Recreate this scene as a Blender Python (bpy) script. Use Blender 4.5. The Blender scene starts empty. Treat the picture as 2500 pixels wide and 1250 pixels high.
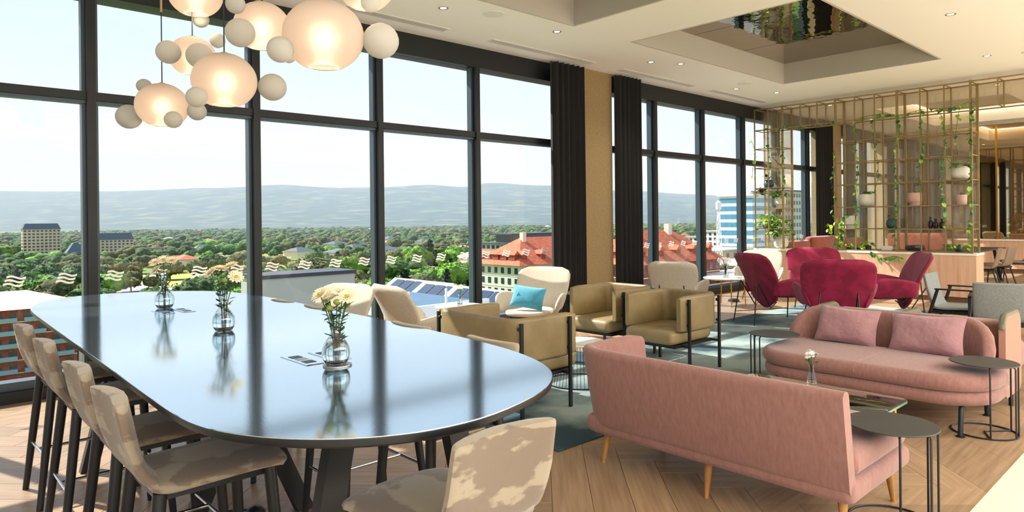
import bpy, bmesh, math, random
import numpy as np
from mathutils import Vector, Matrix, noise
R = random.Random(11)
PI = math.pi
S = bpy.context.scene
C = S.collection
def lin(h):
    h = h.lstrip('#')
    o = []
    for i in (0, 2, 4):
        c = int(h[i:i+2], 16)/255
        o.append(c/12.92 if c <= .04045 else ((c+.055)/1.055)**2.4)
    return (o[0], o[1], o[2], 1)
# ------------------------------------------------------------------ camera
# X runs along the window wall, Y points out through the windows, Z is up
YAW = math.radians(47.2986)
fw = Vector((math.cos(YAW), math.sin(YAW), 0)); rt = Vector((math.sin(YAW), -math.cos(YAW), 0)); up = Vector((0, 0, 1))
ro = .011
r2 = rt*math.cos(ro) - up*math.sin(ro); u2 = up*math.cos(ro) + rt*math.sin(ro)
cam = bpy.data.cameras.new('camera'); co = bpy.data.objects.new('camera', cam); C.objects.link(co)
co.matrix_world = Matrix(((r2.x, u2.x, -fw.x, 0), (r2.y, u2.y, -fw.y, 0), (r2.z, u2.z, -fw.z, 1.5), (0, 0, 0, 1)))
cam.sensor_width = 36; cam.lens = 1650/2500*36; cam.shift_y = -89.4/2500
cam.clip_start = .05; cam.clip_end = 30000
S.camera = co
# ------------------------------------------------------------------ world, sun, lamps, exposure
SUN_E = 11.0
SUN_AZ = Vector((.336, -.942)).normalized(); SUN_EL = math.radians(42.5)
W = bpy.data.worlds.new('World'); S.world = W; W.use_nodes = True
nt = W.node_tree; N = nt.nodes; L = nt.links
N.clear()
wo = N.new('ShaderNodeOutputWorld'); bg = N.new('ShaderNodeBackground')
tc = N.new('ShaderNodeTexCoord'); sx = N.new('ShaderNodeSeparateXYZ'); L.new(tc.outputs['Generated'], sx.inputs[0])
cr = N.new('ShaderNodeValToRGB'); L.new(sx.outputs['Z'], cr.inputs[0])
e = cr.color_ramp.elements
e[0].position = 0.0; e[0].color = (.86, .92, 1.0, 1)
e[1].position = 1.0; e[1].color = (.34, .55, .92, 1)
k = e.new(.06); k.color = (.86, .92, 1.0, 1)
k = e.new(.30); k.color = (.70, .85, 1.02, 1)
mp = N.new('ShaderNodeMapping'); mp.inputs['Scale'].default_value = (1.6, 1.6, 9); L.new(tc.outputs['Generated'], mp.inputs[0])
nz = N.new('ShaderNodeTexNoise'); nz.inputs['Scale'].default_value = 1.7; nz.inputs['Detail'].default_value = 3; L.new(mp.outputs[0], nz.inputs[0])
c2 = N.new('ShaderNodeValToRGB'); c2.color_ramp.elements[0].position = .42; c2.color_ramp.elements[1].position = .75
L.new(nz.outputs[0], c2.inputs[0])
ml = N.new('ShaderNodeMath'); ml.operation = 'MULTIPLY'; ml.inputs[1].default_value = .16; L.new(c2.outputs[0], ml.inputs[0])
mx = N.new('ShaderNodeMix'); mx.data_type = 'RGBA'; L.new(ml.outputs[0], mx.inputs[0]); L.new(cr.outputs[0], mx.inputs[6]); mx.inputs[7].default_value = (.93, .95, 1, 1)
L.new(mx.outputs[2], bg.inputs[0]); bg.inputs[1].default_value = 1.2
L.new(bg.outputs[0], wo.inputs[0])
sd = bpy.data.lights.new('sun', 'SUN'); sd.energy = SUN_E; sd.angle = math.radians(.6); sd.color = (1, .95, .87)
so = bpy.data.objects.new('sun', sd); C.objects.link(so)
sdir = Vector((SUN_AZ.x*math.cos(SUN_EL), SUN_AZ.y*math.cos(SUN_EL), -math.sin(SUN_EL)))
so.rotation_euler = sdir.to_track_quat('-Z', 'Y').to_euler(); so.location = (0, 60, 60)
def area(name, loc, aim, sx_, sy_, e_, col=(1, 1, 1)):
    d = bpy.data.lights.new(name, 'AREA'); d.shape = 'RECTANGLE'; d.size = sx_; d.size_y = sy_; d.energy = e_; d.color = col
    o = bpy.data.objects.new(name, d); C.objects.link(o); o.location = loc
    o.rotation_euler = (Vector(aim)-Vector(loc)).to_track_quat('-Z', 'Z').to_euler(); return o
# unseen fill light, added behind the camera to bounce off the pale marble
area('added_fill_light', (7, -5.2, 3.79), (7, -5.2, 0), 24, 5.5, 2600, (1, .985, .96))
S.view_settings.view_transform = 'Standard'; S.view_settings.look = 'None'
S.view_settings.exposure = 0.0; S.view_settings.gamma = 1; S.view_settings.use_curve_mapping = False
try:
    S.cycles.use_denoising = True
    S.cycles.max_bounces = 10; S.cycles.diffuse_bounces = 5; S.cycles.glossy_bounces = 5; S.cycles.transmission_bounces = 8
    S.cycles.transparent_max_bounces = 24; S.cycles.volume_bounces = 0
    S.cycles.sample_clamp_indirect = 6; S.cycles.caustics_reflective = False; S.cycles.caustics_refractive = False
except Exception:
    pass
# ------------------------------------------------------------------ materials
def mat(name, col, rough=.5, metal=0, col2=None, ns=4, namt=1, bump=None, spec=.5, coat=0, sheen=0, emit=None, stretch=None,
        lo=.4, hi=.6, detail=4, coord='Object', isl=0, trans=0, ior=1.45, coat_rough=.05):
    m = bpy.data.materials.new(name); m.use_nodes = True
    t = m.node_tree; n = t.nodes; l = t.links
    p = n['Principled BSDF']
    p.inputs['Roughness'].default_value = rough; p.inputs['Metallic'].default_value = metal
    p.inputs['Specular IOR Level'].default_value = spec; p.inputs['Coat Weight'].default_value = coat; p.inputs['Coat Roughness'].default_value = coat_rough
    p.inputs['Sheen Weight'].default_value = sheen; p.inputs['Transmission Weight'].default_value = trans; p.inputs['IOR'].default_value = ior
    a = lin(col) if isinstance(col, str) else col
    p.inputs['Base Color'].default_value = a
    src = None
    if col2 or bump:
        if coord == 'World':
            g = n.new('ShaderNodeNewGeometry'); vec = g.outputs['Position']
        else:
            g = n.new('ShaderNodeTexCoord'); vec = g.outputs[coord]
        if stretch:
            q = n.new('ShaderNodeMapping'); q.inputs['Scale'].default_value = stretch; l.new(vec, q.inputs[0]); vec = q.outputs[0]
    if col2:
        b = lin(col2) if isinstance(col2, str) else col2
        z = n.new('ShaderNodeTexNoise'); z.inputs['Scale'].default_value = ns; z.inputs['Detail'].default_value = detail; l.new(vec, z.inputs[0])
        r = n.new('ShaderNodeMapRange'); r.inputs[1].default_value = lo; r.inputs[2].default_value = hi; r.inputs[4].default_value = namt; l.new(z.outputs[0], r.inputs[0])
        x = n.new('ShaderNodeMix'); x.data_type = 'RGBA'; l.new(r.outputs[0], x.inputs[0]); x.inputs[6].default_value = a; x.inputs[7].default_value = b
        src = x.outputs[2]
    if isl:
        oi = n.new('ShaderNodeObjectInfo'); ge = n.new('ShaderNodeNewGeometry')
        ad = n.new('ShaderNodeMath'); ad.operation = 'ADD'; l.new(oi.outputs['Random'], ad.inputs[0]); l.new(ge.outputs['Random Per Island'], ad.inputs[1])
        fr = n.new('ShaderNodeMath'); fr.operation = 'FRACT'; l.new(ad.outputs[0], fr.inputs[0])
        mr = n.new('ShaderNodeMapRange'); mr.inputs[3].default_value = 1-isl; mr.inputs[4].default_value = 1+isl; l.new(fr.outputs[0], mr.inputs[0])
        hs = n.new('ShaderNodeHueSaturation'); l.new(mr.outputs[0], hs.inputs['Value'])
        if src: l.new(src, hs.inputs['Color'])
        else: hs.inputs['Color'].default_value = a
        src = hs.outputs[0]
    if src: l.new(src, p.inputs['Base Color'])
    if bump:
        z = n.new('ShaderNodeTexNoise'); z.inputs['Scale'].default_value = bump[0]; z.inputs['Detail'].default_value = 3; l.new(vec, z.inputs[0])
        bp = n.new('ShaderNodeBump'); bp.inputs['Strength'].default_value = bump[1]; bp.inputs['Distance'].default_value = bump[2]; l.new(z.outputs[0], bp.inputs['Height'])
        l.new(bp.outputs[0], p.inputs['Normal'])
    if emit:
        p.inputs['Emission Color'].default_value = emit[0]; p.inputs['Emission Strength'].default_value = emit[1]
    return m
def clear_mat(name, tint, refl=1.0, ior=1.5, diffuse=0, dcol=(.8, .75, .65, 1), rough=0):
    m = bpy.data.materials.new(name); m.use_nodes = True
    t = m.node_tree; n = t.nodes; l = t.links; n.clear()
    o = n.new('ShaderNodeOutputMaterial'); tr = n.new('ShaderNodeBsdfTransparent'); tr.inputs[0].default_value = tint
    gl = n.new('ShaderNodeBsdfGlossy'); gl.inputs['Roughness'].default_value = rough; gl.inputs[0].default_value = (refl, refl, refl, 1)
    lw_ = n.new('ShaderNodeLayerWeight'); lw_.inputs[0].default_value = .5
    pw = n.new('ShaderNodeMath'); pw.operation = 'POWER'; pw.inputs[1].default_value = 5; l.new(lw_.outputs['Facing'], pw.inputs[0])
    f0 = ((ior-1)/(ior+1))**2; f = n.new('ShaderNodeMath'); f.operation = 'MULTIPLY_ADD'; f.inputs[1].default_value = 1-f0; f.inputs[2].default_value = f0; l.new(pw.outputs[0], f.inputs[0])
    x = n.new('ShaderNodeMixShader'); l.new(f.outputs[0], x.inputs[0])
    if diffuse:
        d = n.new('ShaderNodeBsdfDiffuse'); d.inputs[0].default_value = dcol
        y = n.new('ShaderNodeMixShader'); y.inputs[0].default_value = diffuse; l.new(tr.outputs[0], y.inputs[1]); l.new(d.outputs[0], y.inputs[2])
        l.new(y.outputs[0], x.inputs[1])
    else:
        l.new(tr.outputs[0], x.inputs[1])
    l.new(gl.outputs[0], x.inputs[2]); l.new(x.outputs[0], o.inputs[0])
    return m
def frosted(name, col, tcol, rough, mixr, tr_ior=1.08):
    m = bpy.data.materials.new(name); m.use_nodes = True
    t = m.node_tree; n = t.nodes; l = t.links; n.clear()
    o = n.new('ShaderNodeOutputMaterial')
    a = n.new('ShaderNodeBsdfTranslucent'); a.inputs[0].default_value = tcol
    d = n.new('ShaderNodeBsdfDiffuse'); d.inputs[0].default_value = col
    r = n.new('ShaderNodeBsdfRefraction'); r.inputs[0].default_value = tcol; r.inputs['Roughness'].default_value = rough; r.inputs['IOR'].default_value = tr_ior
    x = n.new('ShaderNodeMixShader'); x.inputs[0].default_value = .5; l.new(d.outputs[0], x.inputs[1]); l.new(a.outputs[0], x.inputs[2])
    y = n.new('ShaderNodeMixShader'); y.inputs[0].default_value = mixr; l.new(x.outputs[0], y.inputs[1]); l.new(r.outputs[0], y.inputs[2])
    l.new(y.outputs[0], o.inputs[0]); return m
M = {}
M['ceiling'] = mat('ceiling_paint', '#f8f4ed', .85, bump=(60, .05, .01))
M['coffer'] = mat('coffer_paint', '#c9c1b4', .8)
M['dark_reveal'] = mat('dark_reveal', '#2a211b', .6)
M['wallpaint'] = mat('wall_paint', '#e6d9c2', .8, col2='#dccdb2', ns=1.2)
M['frame'] = mat('window_frame_black', '#14171a', .45, spec=.5)
M['frame_edge'] = mat('window_frame_edge', '#46545d', .4, .3)
M['glass'] = clear_mat('window_glass', (.97, .985, .99, 1), ior=1.25)
M['decal'] = mat('white_decal', '#ffffff', .6)
M['curtain'] = mat('curtain_fabric', '#2b2928', .95, sheen=.1, bump=(120, .2, .01))
M['pier'] = mat('gold_wallcovering', '#ab9268', .7, col2='#8f764e', ns=9, stretch=(3, 3, 12), lo=.35, hi=.7, bump=(70, .5, .01), coord='World')
M['plank'] = mat('oak_plank', '#a58a6e', .36, col2='#856a52', ns=2.2, stretch=(.9, 16, 1), lo=.35, hi=.75, bump=(30, .12, .004), isl=.16, detail=7, spec=.45)
M['grout'] = mat('floor_joint', '#6b523d', .8)
M['marble'] = mat('cream_marble', '#e9e0cb', .18, col2='#c9b896', ns=1.1, lo=.55, hi=.62, namt=.5, detail=8, coord='World')
M['wood_pink'] = mat('pale_oak_panel', '#dcb89b', .5, col2='#c79c7e', ns=2.0, stretch=(9, 9, .5), lo=.3, hi=.7, detail=6, coord='World')
M['whitetop'] = mat('white_stone_top', '#efe9dd', .35)
M['brass'] = mat('brushed_brass', '#a58e62', .40, .75)
M['goldbrass'] = mat('polished_brass', '#d19a3a', .25, 1)
M['mirror'] = mat('bronze_mirror', '#c4b093', .02, 1)
M['ripple'] = mat('rippled_bronze_mirror', '#a89a88', .015, 1, bump=(1.9, .22, .03), coord='World')
M['black'] = mat('black_powder_coat', '#17181a', .45)
M['blackwood'] = mat('black_stained_wood', '#17171a', .42)
M['chrome'] = mat('satin_chrome', '#c8c8c6', .22, 1)
M['tabletop'] = mat('black_oak_tabletop', '#22384c', .5, col2='#142230', ns=3, stretch=(26, 2, 1), bump=(14, .015, .003))
def lacquer(m, tint, rough, f0):
    t = m.node_tree; n = t.nodes; l = t.links; p = n['Principled BSDF']; o = n['Material Output']
    g = n.new('ShaderNodeBsdfGlossy'); g.inputs[0].default_value = tint; g.inputs['Roughness'].default_value = rough
    lw_ = n.new('ShaderNodeLayerWeight'); lw_.inputs[0].default_value = .5
    pw = n.new('ShaderNodeMath'); pw.operation = 'POWER'; pw.inputs[1].default_value = 5; l.new(lw_.outputs['Facing'], pw.inputs[0])
    f = n.new('ShaderNodeMath'); f.operation = 'MULTIPLY_ADD'; f.inputs[1].default_value = 1-f0; f.inputs[2].default_value = f0; l.new(pw.outputs[0], f.inputs[0])
    x = n.new('ShaderNodeMixShader'); l.new(f.outputs[0], x.inputs[0]); l.new(p.outputs[0], x.inputs[1]); l.new(g.outputs[0], x.inputs[2]); l.new(x.outputs[0], o.inputs[0])
    for k in n:
        if k.type == 'BUMP': l.new(k.outputs[0], g.inputs['Normal'])
lacquer(M['tabletop'], (.84, .94, 1, 1), .10, .72)
M['edgeblack'] = mat('black_lacquer_edge', '#101214', .4)
M['tableedge'] = mat('table_edge_ply', '#2a211c', .5)
M['stool_fabric'] = mat('mottled_taupe_fabric', '#726356', .95, col2='#938775', ns=5.5, lo=.5, hi=.54, detail=5, stretch=(1, 1, 2.2), bump=(260, .25, .004), sheen=.25)
M['tan'] = mat('tan_leather', '#8f7d59', .42, col2='#7d6c4a', ns=3, bump=(9, .18, .02), spec=.45)
M['cream'] = mat('cream_wool', '#cfc5b6', .95, col2='#c0b29c', ns=90, bump=(220, .3, .003), sheen=.2)
M['cream_stitch'] = mat('dark_stitching', '#2b2b2e', .8)
M['red'] = mat('crimson_velvet', '#7d0731', .75, col2='#981542', ns=7, lo=.42, hi=.62, bump=(120, .15, .004), sheen=.12)
M['pink'] = mat('pink_weave', '#997069', .95, col2='#8b625b', ns=60, lo=.3, hi=.7, stretch=(1, 1, .25), bump=(240, .35, .003), sheen=.25)
M['mauve'] = mat('mauve_velvet', '#a3797e', .85, bump=(9, .8, .03), sheen=.3)
M['teal'] = mat('teal_velvet', '#3c94b0', .8, bump=(8, .3, .02), sheen=.5)
M['grey'] = mat('grey_wool', '#8d9190', .95, col2='#7f8483', ns=80, bump=(240, .3, .003))
M['taupe'] = mat('taupe_shell', '#8d7b68', .8)
M['rust'] = mat('rust_velvet', '#a4492d', .8, col2='#8a3a22', ns=5, sheen=.5)
M['oakleg'] = mat('oak_leg', '#b5824a', .45, col2='#a3723c', ns=5, stretch=(8, 8, 1))
M['charcoal'] = mat('charcoal_metal_top', '#3a3b3a', .5)
M['rug'] = mat('watercolour_rug', '#8b9b99', .98, col2='#28434e', ns=1.05, lo=.43, hi=.60, detail=6, coord='World', bump=(150, .4, .006))
M['greenglass'] = mat('thick_glass', '#ddeee6', .02, trans=1, ior=1.5)
M['glassedge'] = mat('green_glass_edge', '#5fae95', .1, trans=.6, ior=1.5)
M['marbletop'] = mat('white_marble_top', '#eef0ea', .15, col2='#b9c4bd', ns=5, lo=.52, hi=.62, namt=.5, detail=7)
M['vase'] = mat('clear_glass', '#f4fafa', .0, trans=1, ior=1.45)
M['water'] = mat('water', '#f0f8fa', .0, trans=1, ior=1.33)
M['stem'] = mat('flower_stem', '#3e5a2c', .6)
M['leaf'] = mat('vine_leaf', '#6fa13a', .5, col2='#9cc04a', ns=3, coord='World', isl=.35)
M['leafdark'] = mat('pothos_leaf', '#3f7a3a', .5, isl=.35)
M['leaflime'] = mat('lime_leaf', '#a9c832', .5, isl=.25)
M['petal'] = mat('cream_petal', '#e9e2c6', .7)
M['petalw'] = mat('white_petal', '#f6f4ec', .7)
M['petalp'] = mat('pink_petal', '#d9679a', .7)
M['centre'] = mat('flower_centre', '#b8a33a', .8)
M['bud'] = mat('green_bud', '#7d8f3c', .7)
M['potw'] = mat('white_ceramic', '#e9e2d4', .5)
M['potp'] = mat('blush_ceramic', '#d8b0a2', .5)
M['pott'] = mat('teal_ceramic', '#3d5a5c', .5)
M['potd'] = mat('dark_glaze', '#2a2226', .25)
M['soil'] = mat('soil', '#3a2a1e', .9)
M['shade'] = frosted('frosted_blush_glass', (.60, .55, .52, 1), (.86, .79, .75, 1), .75, .40, 1.28)
M['bubble'] = frosted('frosted_white_glass', (.68, .67, .64, 1), (.82, .81, .77, 1), .6, .14, 1.2)
M['bulb'] = mat('lamp_bulb', '#ffffff', .5, emit=((1, .80, .55, 1), 16))
M['cord'] = mat('pendant_cord', '#1c2027', .6)
M['led'] = mat('cove_led', '#ffffff', .5, emit=((1, .82, .58, 1), 13))
M['downlamp'] = mat('downlight_lamp', '#ffffff', .5, emit=((1, .86, .62, 1), 1.1))
M['white'] = mat('white_plastic', '#e9e6df', .5)
M['steel'] = mat('brushed_steel', '#9da3a8', .35, .9)
M['olive'] = mat('olive_grey_leather', '#6c6b58', .6)
M['blush_panel'] = mat('blush_panel_fabric', '#a67d6d', .9, bump=(220, .3, .003))
# ------------------------------------------------------------------ geometry helpers
class MB:
    def __init__(s): s.v = []; s.f = []; s.m = []
    def add(s, vs, fs, mi=0, tf=None):
        b = len(s.v)
        s.v += [tuple(tf @ Vector(q)) for q in vs] if tf else [tuple(q) for q in vs]
        s.f += [tuple(b+i for i in q) for q in fs]; s.m += [mi]*len(fs); return s
    def box(s, x0, x1, y0, y1, z0, z1, mi=0, tf=None):
        vs = [(x0,y0,z0),(x1,y0,z0),(x1,y1,z0),(x0,y1,z0),(x0,y0,z1),(x1,y0,z1),(x1,y1,z1),(x0,y1,z1)]
        return s.add(vs, [(0,3,2,1),(4,5,6,7),(0,1,5,4),(1,2,6,5),(2,3,7,6),(3,0,4,7)], mi, tf)
    def rbox(s, x0, x1, y0, y1, z0, z1, r, seg=3, mi=0, tf=None):
        bm = bmesh.new(); bmesh.ops.create_cube(bm, size=1)
        for q in bm.verts: q.co = Vector(((x0+x1)/2+q.co.x*(x1-x0), (y0+y1)/2+q.co.y*(y1-y0), (z0+z1)/2+q.co.z*(z1-z0)))
        r = min(r, .49*min(x1-x0, y1-y0, z1-z0))
        bmesh.ops.bevel(bm, geom=list(bm.edges), offset=r, segments=seg, profile=.5, affect='EDGES')
        bm.verts.index_update()
        s.add([q.co[:] for q in bm.verts], [[q.index for q in f.verts] for f in bm.faces], mi, tf); bm.free(); return s
    def loft(s, loops, cap=True, closed=False, mi=0, tf=None):
        n = len(loops[0]); vs = [p for lp in loops for p in lp]; fs = []
        m = len(loops)
        for i in range(m if closed else m-1):
            a = i*n; b = ((i+1) % m)*n
            for j in range(n): k = (j+1) % n; fs.append((a+j, a+k, b+k, b+j))
        if cap and not closed: fs.append(tuple(range(n-1, -1, -1))); fs.append(tuple(range((m-1)*n, m*n)))
        return s.add(vs, fs, mi, tf)
    def tube(s, pts, r, n=8, closed=False, mi=0, tf=None, sq=False):
        pts = [Vector(p) for p in pts]; m = len(pts); loops = []
        rs = r if isinstance(r, (list, tuple)) else [r]*m
        prev = None
        for i, p in enumerate(pts):
            if closed: d = (pts[(i+1) % m]-pts[i-1])
            else: d = pts[min(i+1, m-1)]-pts[max(i-1, 0)]
            d.normalize()
            if prev is None:
                a = d.orthogonal() if not sq else (Vector((0,0,1)).cross(d) if abs(d.z) < .95 else Vector((1,0,0)))
            else: a = prev - d*prev.dot(d)
            a = (a - d*a.dot(d)).normalized(); prev = a; b = d.cross(a)
            if sq: loops.append([p+(a*x+b*y)*rs[i] for x, y in ((1,1),(-1,1),(-1,-1),(1,-1))])
            else: loops.append([p+(a*math.cos(2*PI*j/n)+b*math.sin(2*PI*j/n))*rs[i] for j in range(n)])
        return s.loft(loops, True, closed, mi, tf)
    def lathe(s, prof, n=20, c=(0,0,0), mi=0, tf=None, cap=True):
        loops = [[(c[0]+r*math.cos(2*PI*j/n), c[1]+r*math.sin(2*PI*j/n), c[2]+z) for j in range(n)] for r, z in prof]
        return s.loft(loops, cap, False, mi, tf)
    def ball(s, c, r, sc=(1,1,1), n=16, mi=0, tf=None):
        prof = [(max(r*math.sin(PI*i/(n//2))*1.0, .0004), -r*math.cos(PI*i/(n//2))) for i in range(n//2+1)]
        vs = MB().lathe(prof, n); return s.add([(c[0]+x*sc[0], c[1]+y*sc[1], c[2]+z*sc[2]) for x, y, z in vs.v], vs.f, mi, tf)
    def prism(s, poly, z0, z1, mi=0, tf=None):
        return s.loft([[(x, y, z0) for x, y in poly], [(x, y, z1) for x, y in poly]], True, False, mi, tf)
    def slab(s, rows, n=20, e=.45, mi=0, tf=None, cap=True, bv=None):
        # rows: centre, lateral unit vector, normal unit vector, half width, half thickness, bow (offset along the normal at the edges)
        loops = []
        for c, lat, nor, hw, ht, bow in rows:
            c = Vector(c); lat = Vector(lat); nor = Vector(nor); lp = []
            for j in range(n):
                t = 2*PI*(j+.5)/n; u = math.copysign(abs(math.cos(t))**e, math.cos(t)); w = math.copysign(abs(math.sin(t))**e, math.sin(t))
                lp.append(c+lat*(u*hw)+nor*(w*ht)+(bv or nor)*(bow*u*u))
            loops.append(lp)
        return s.loft(loops, cap, False, mi, tf)
    def mesh(s, name, mats, smooth=40):
        me = bpy.data.meshes.new(name); me.from_pydata(s.v, [], s.f)
        for q in (mats if isinstance(mats, (list, tuple)) else [mats]): me.materials.append(q)
        if any(s.m): me.polygons.foreach_set('material_index', s.m)
        if smooth:
            bm = bmesh.new(); bm.from_mesh(me); bmesh.ops.recalc_face_normals(bm, faces=bm.faces); bm.to_mesh(me); bm.free()
            me.shade_smooth(); me.set_sharp_from_angle(angle=math.radians(smooth))
        me.update(); return me
    def obj(s, name, mats, parent=None, smooth=40, loc=(0,0,0), rz=0):
        return link(name, s.mesh(name, mats, smooth), parent, loc, rz)
def link(name, me, parent=None, loc=(0,0,0), rz=0, sc=None):
    o = bpy.data.objects.new(name, me); C.objects.link(o); o.location = loc; o.rotation_euler = (0, 0, rz) if not isinstance(rz, tuple) else rz
    if sc: o.scale = sc if isinstance(sc, tuple) else (sc, sc, sc)
    if parent: o.parent = parent
    return o
def tag(o, label, cat, group=None, kind=None):
    if label: o['label'] = label
    if cat: o['category'] = cat
    if group: o['group'] = group
    if kind: o['kind'] = kind
    return o
def thing(name, label, cat, loc=(0,0,0), rz=0, group=None):
    o = bpy.data.objects.new(name, None); C.objects.link(o); o.empty_display_size = .1; o.location = loc
    o.rotation_euler = (0, 0, rz) if not isinstance(rz, tuple) else rz
    return tag(o, label, cat, group)
def struct(o): o['kind'] = 'structure'; return o
def kids(o): return [c for c in o.children]
def dup(root, loc, rz=None, label=None, group=None, sc=None):
    def cp(o, par):
        c = o.copy(); C.objects.link(c)
        if par: c.parent = par
        for ch in kids(o): cp(ch, c)
        return c
    r = cp(root, None); r.location = loc
    if rz is not None: r.rotation_euler = (0, 0, rz)
    if label: r['label'] = label
    if group: r['group'] = group
    if sc: r.scale = (sc, sc, sc)
    return r
def arc(cx, cy, r, a0, a1, n): return [(cx+r*math.cos(a0+(a1-a0)*i/n), cy+r*math.sin(a0+(a1-a0)*i/n)) for i in range(n+1)]
def rrect(x0, x1, y0, y1, r, n=6):
    if not isinstance(r, (list, tuple)): r = [r]*4
    return arc(x1-r[0], y1-r[0], r[0], 0, PI/2, n)+arc(x0+r[1], y1-r[1], r[1], PI/2, PI, n)+arc(x0+r[2], y0+r[2], r[2], PI, 1.5*PI, n)+arc(x1-r[3], y0+r[3], r[3], 1.5*PI, 2*PI, n)
def cushion(mb, poly, z0, z1, r, mi=0):
    # upholstered slab: outline inset towards its top and bottom edge
    c = Vector((sum(p[0] for p in poly)/len(poly), sum(p[1] for p in poly)/len(poly)))
    xs = max(abs(p[0]-c.x) for p in poly); ys = max(abs(p[1]-c.y) for p in poly)
    lp = []
    for i in range(5):
        a = PI/2*i/4; k = r*(1-math.sin(a)); z = z0+r*(1-math.cos(a))
        lp.append([(c.x+(p[0]-c.x)*(1-k/xs), c.y+(p[1]-c.y)*(1-k/ys), z) for p in poly])
    for i in range(5):
        a = PI/2*i/4; k = r*(1-math.cos(a)); z = z1-r+r*math.sin(a)
        lp.append([(c.x+(p[0]-c.x)*(1-k/xs), c.y+(p[1]-c.y)*(1-k/ys), z) for p in poly])
    mb.loft(lp, True, False, mi); return mb
def sweep(mb, path, sec, mi=0, cap=True):
    # path: list of (x, y) in plan, sec(i, t) -> list of (outward offset, z); outward = right of travel
    loops = []; m = len(path)
    for i, p in enumerate(path):
        a = Vector(path[max(i-1, 0)]); b = Vector(path[min(i+1, m-1)]); d = (b-a).normalized(); o = Vector((d.y, -d.x))
        loops.append([(p[0]+o.x*u, p[1]+o.y*u, z) for u, z in sec(i, i/(m-1))])
    mb.loft(loops, cap, False, mi); return mb
def rsec(t, z0, z1, lean=0, r=None, n=4):
    # rounded vertical section of thickness t
    r = r or t*.48; q = []
    for cx_, cz_, a0 in ((t/2-r, z1-r, 0), (-t/2+r, z1-r, PI/2), (-t/2+r, z0+r, PI), (t/2-r, z0+r, 1.5*PI)):
        for i in range(n+1):
            a = a0+PI/2*i/n; z = cz_+r*math.sin(a); q.append((cx_+r*math.cos(a)+lean*(z-z0), z))
    return q
# ------------------------------------------------------------------ room shell
YW = 7.03; ZC = 3.83; XB = 20.8; YM = .95
fl = struct(MB().box(-8, XB+.3, YM, YW+.25, -.30, -.004).obj('floor', M['grout'], smooth=0))
struct(MB().box(-8, XB+.3, -8.5, YM, -.30, 0).obj('floor_marble', M['marble'], smooth=0))
# herringbone planks (one part each; the far rest joined)
PL, PW, PT = 1.28, .2133, .004
pm = MB(); g_ = .0007
pm.add([(g_, g_, -PT), (PL-g_, g_, -PT), (PL-g_, PW-g_, -PT), (g_, PW-g_, -PT), (.002, .002, 0), (PL-.002, .002, 0), (PL-.002, PW-.002, 0), (.002, PW-.002, 0)],
       [(4,5,6,7), (0,1,5,4), (1,2,6,5), (2,3,7,6), (3,0,4,7)])
plank_me = pm.mesh('plank', M['plank'], 0)
def inside(x, y): return -1.4 < x < XB and YM < y < YW
cand = []
nrat = 6
for i in range(-16, 18):
    for j in range(-9, 12):
        # herringbone lattice: pairs of planks laid at right angles, each pair stepped by one plank width
        for kind in (0, 1):
            u = i*PW + j*PL; v = i*PW - j*PL
            ux, uy = (u, v) if kind == 0 else (u, v+PW)
            th = PI/4 if kind == 0 else PI/4+PI/2
            if kind == 1: ux += PW
            c45 = math.cos(PI/4)
            bx = 8+(ux*c45-uy*c45); by = 3.4+(ux*c45+uy*c45)
            cxm = bx+math.cos(th)*PL/2-math.sin(th)*PW/2; cym = by+math.sin(th)*PL/2+math.cos(th)*PW/2
            if not (-1.6 < cxm < XB+.4 and YM-.6 < cym < YW+.6): continue
            cand.append((bx, by, th, cxm, cym))
def clip_plank(bx, by, th):
    cs, sn = math.cos(th), math.sin(th)
    return [(bx+x*cs-y*sn, by+x*sn+y*cs) for x, y in ((0,0),(PL,0),(PL,PW),(0,PW))]
def clipy(poly):
    def cut(P, f):
        o = []
        for a, b in zip(P, P[1:]+P[:1]):
            fa, fb = f(a), f(b)
            if fa >= 0: o.append(a)
            if (fa >= 0) != (fb >= 0): t = fa/(fa-fb); o.append((a[0]+(b[0]-a[0])*t, a[1]+(b[1]-a[1])*t))
        return o
    P = poly
    for f in (lambda p: p[1]-YM, lambda p: YW-p[1], lambda p: XB-p[0], lambda p: p[0]+1.5):
        P = cut(P, f)
        if len(P) < 3: return []
    return P
def shrink(P, k):
    c = (sum(p[0] for p in P)/len(P), sum(p[1] for p in P)/len(P)); o = []
    for x, y in P:
        d = math.hypot(x-c[0], y-c[1]); o.append((x-(x-c[0])/d*k, y-(y-c[1])/d*k))
    return o
cand.sort(key=lambda q: math.hypot(q[3], q[4]))
npl = 0; rest = MB()
for bx, by, th, cxm, cym in cand:
    full = clip_plank(bx, by, th); P = clipy(full)
    if not P: continue
    view = Vector((cxm, cym, 0)); dep = view.dot(fw)
    vis = dep > .8 and abs(view.dot(rt))/max(dep, .1) < .95
    if len(P) == 4 and all(abs(a[0]-b[0])+abs(a[1]-b[1]) < 1e-6 for a, b in zip(P, full)) and vis and npl < 270:
        link('plank', plank_me, fl, (bx, by, 0), th); npl += 1
    elif vis and npl < 299 and dep < 9:
        Q = shrink(P, .0015); MB().loft([[(x, y, -PT) for x, y in P], [(x, y, 0) for x, y in Q]], True).obj('plank', M['plank'], fl, 0); npl += 1
    else:
        Q = shrink(P, .0015); rest.loft([[(x, y, -PT) for x, y in P], [(x, y, 0) for x, y in Q]], True)
o = rest.obj('plank', M['plank'], fl, 0); o['kind'] = 'stuff'
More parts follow.
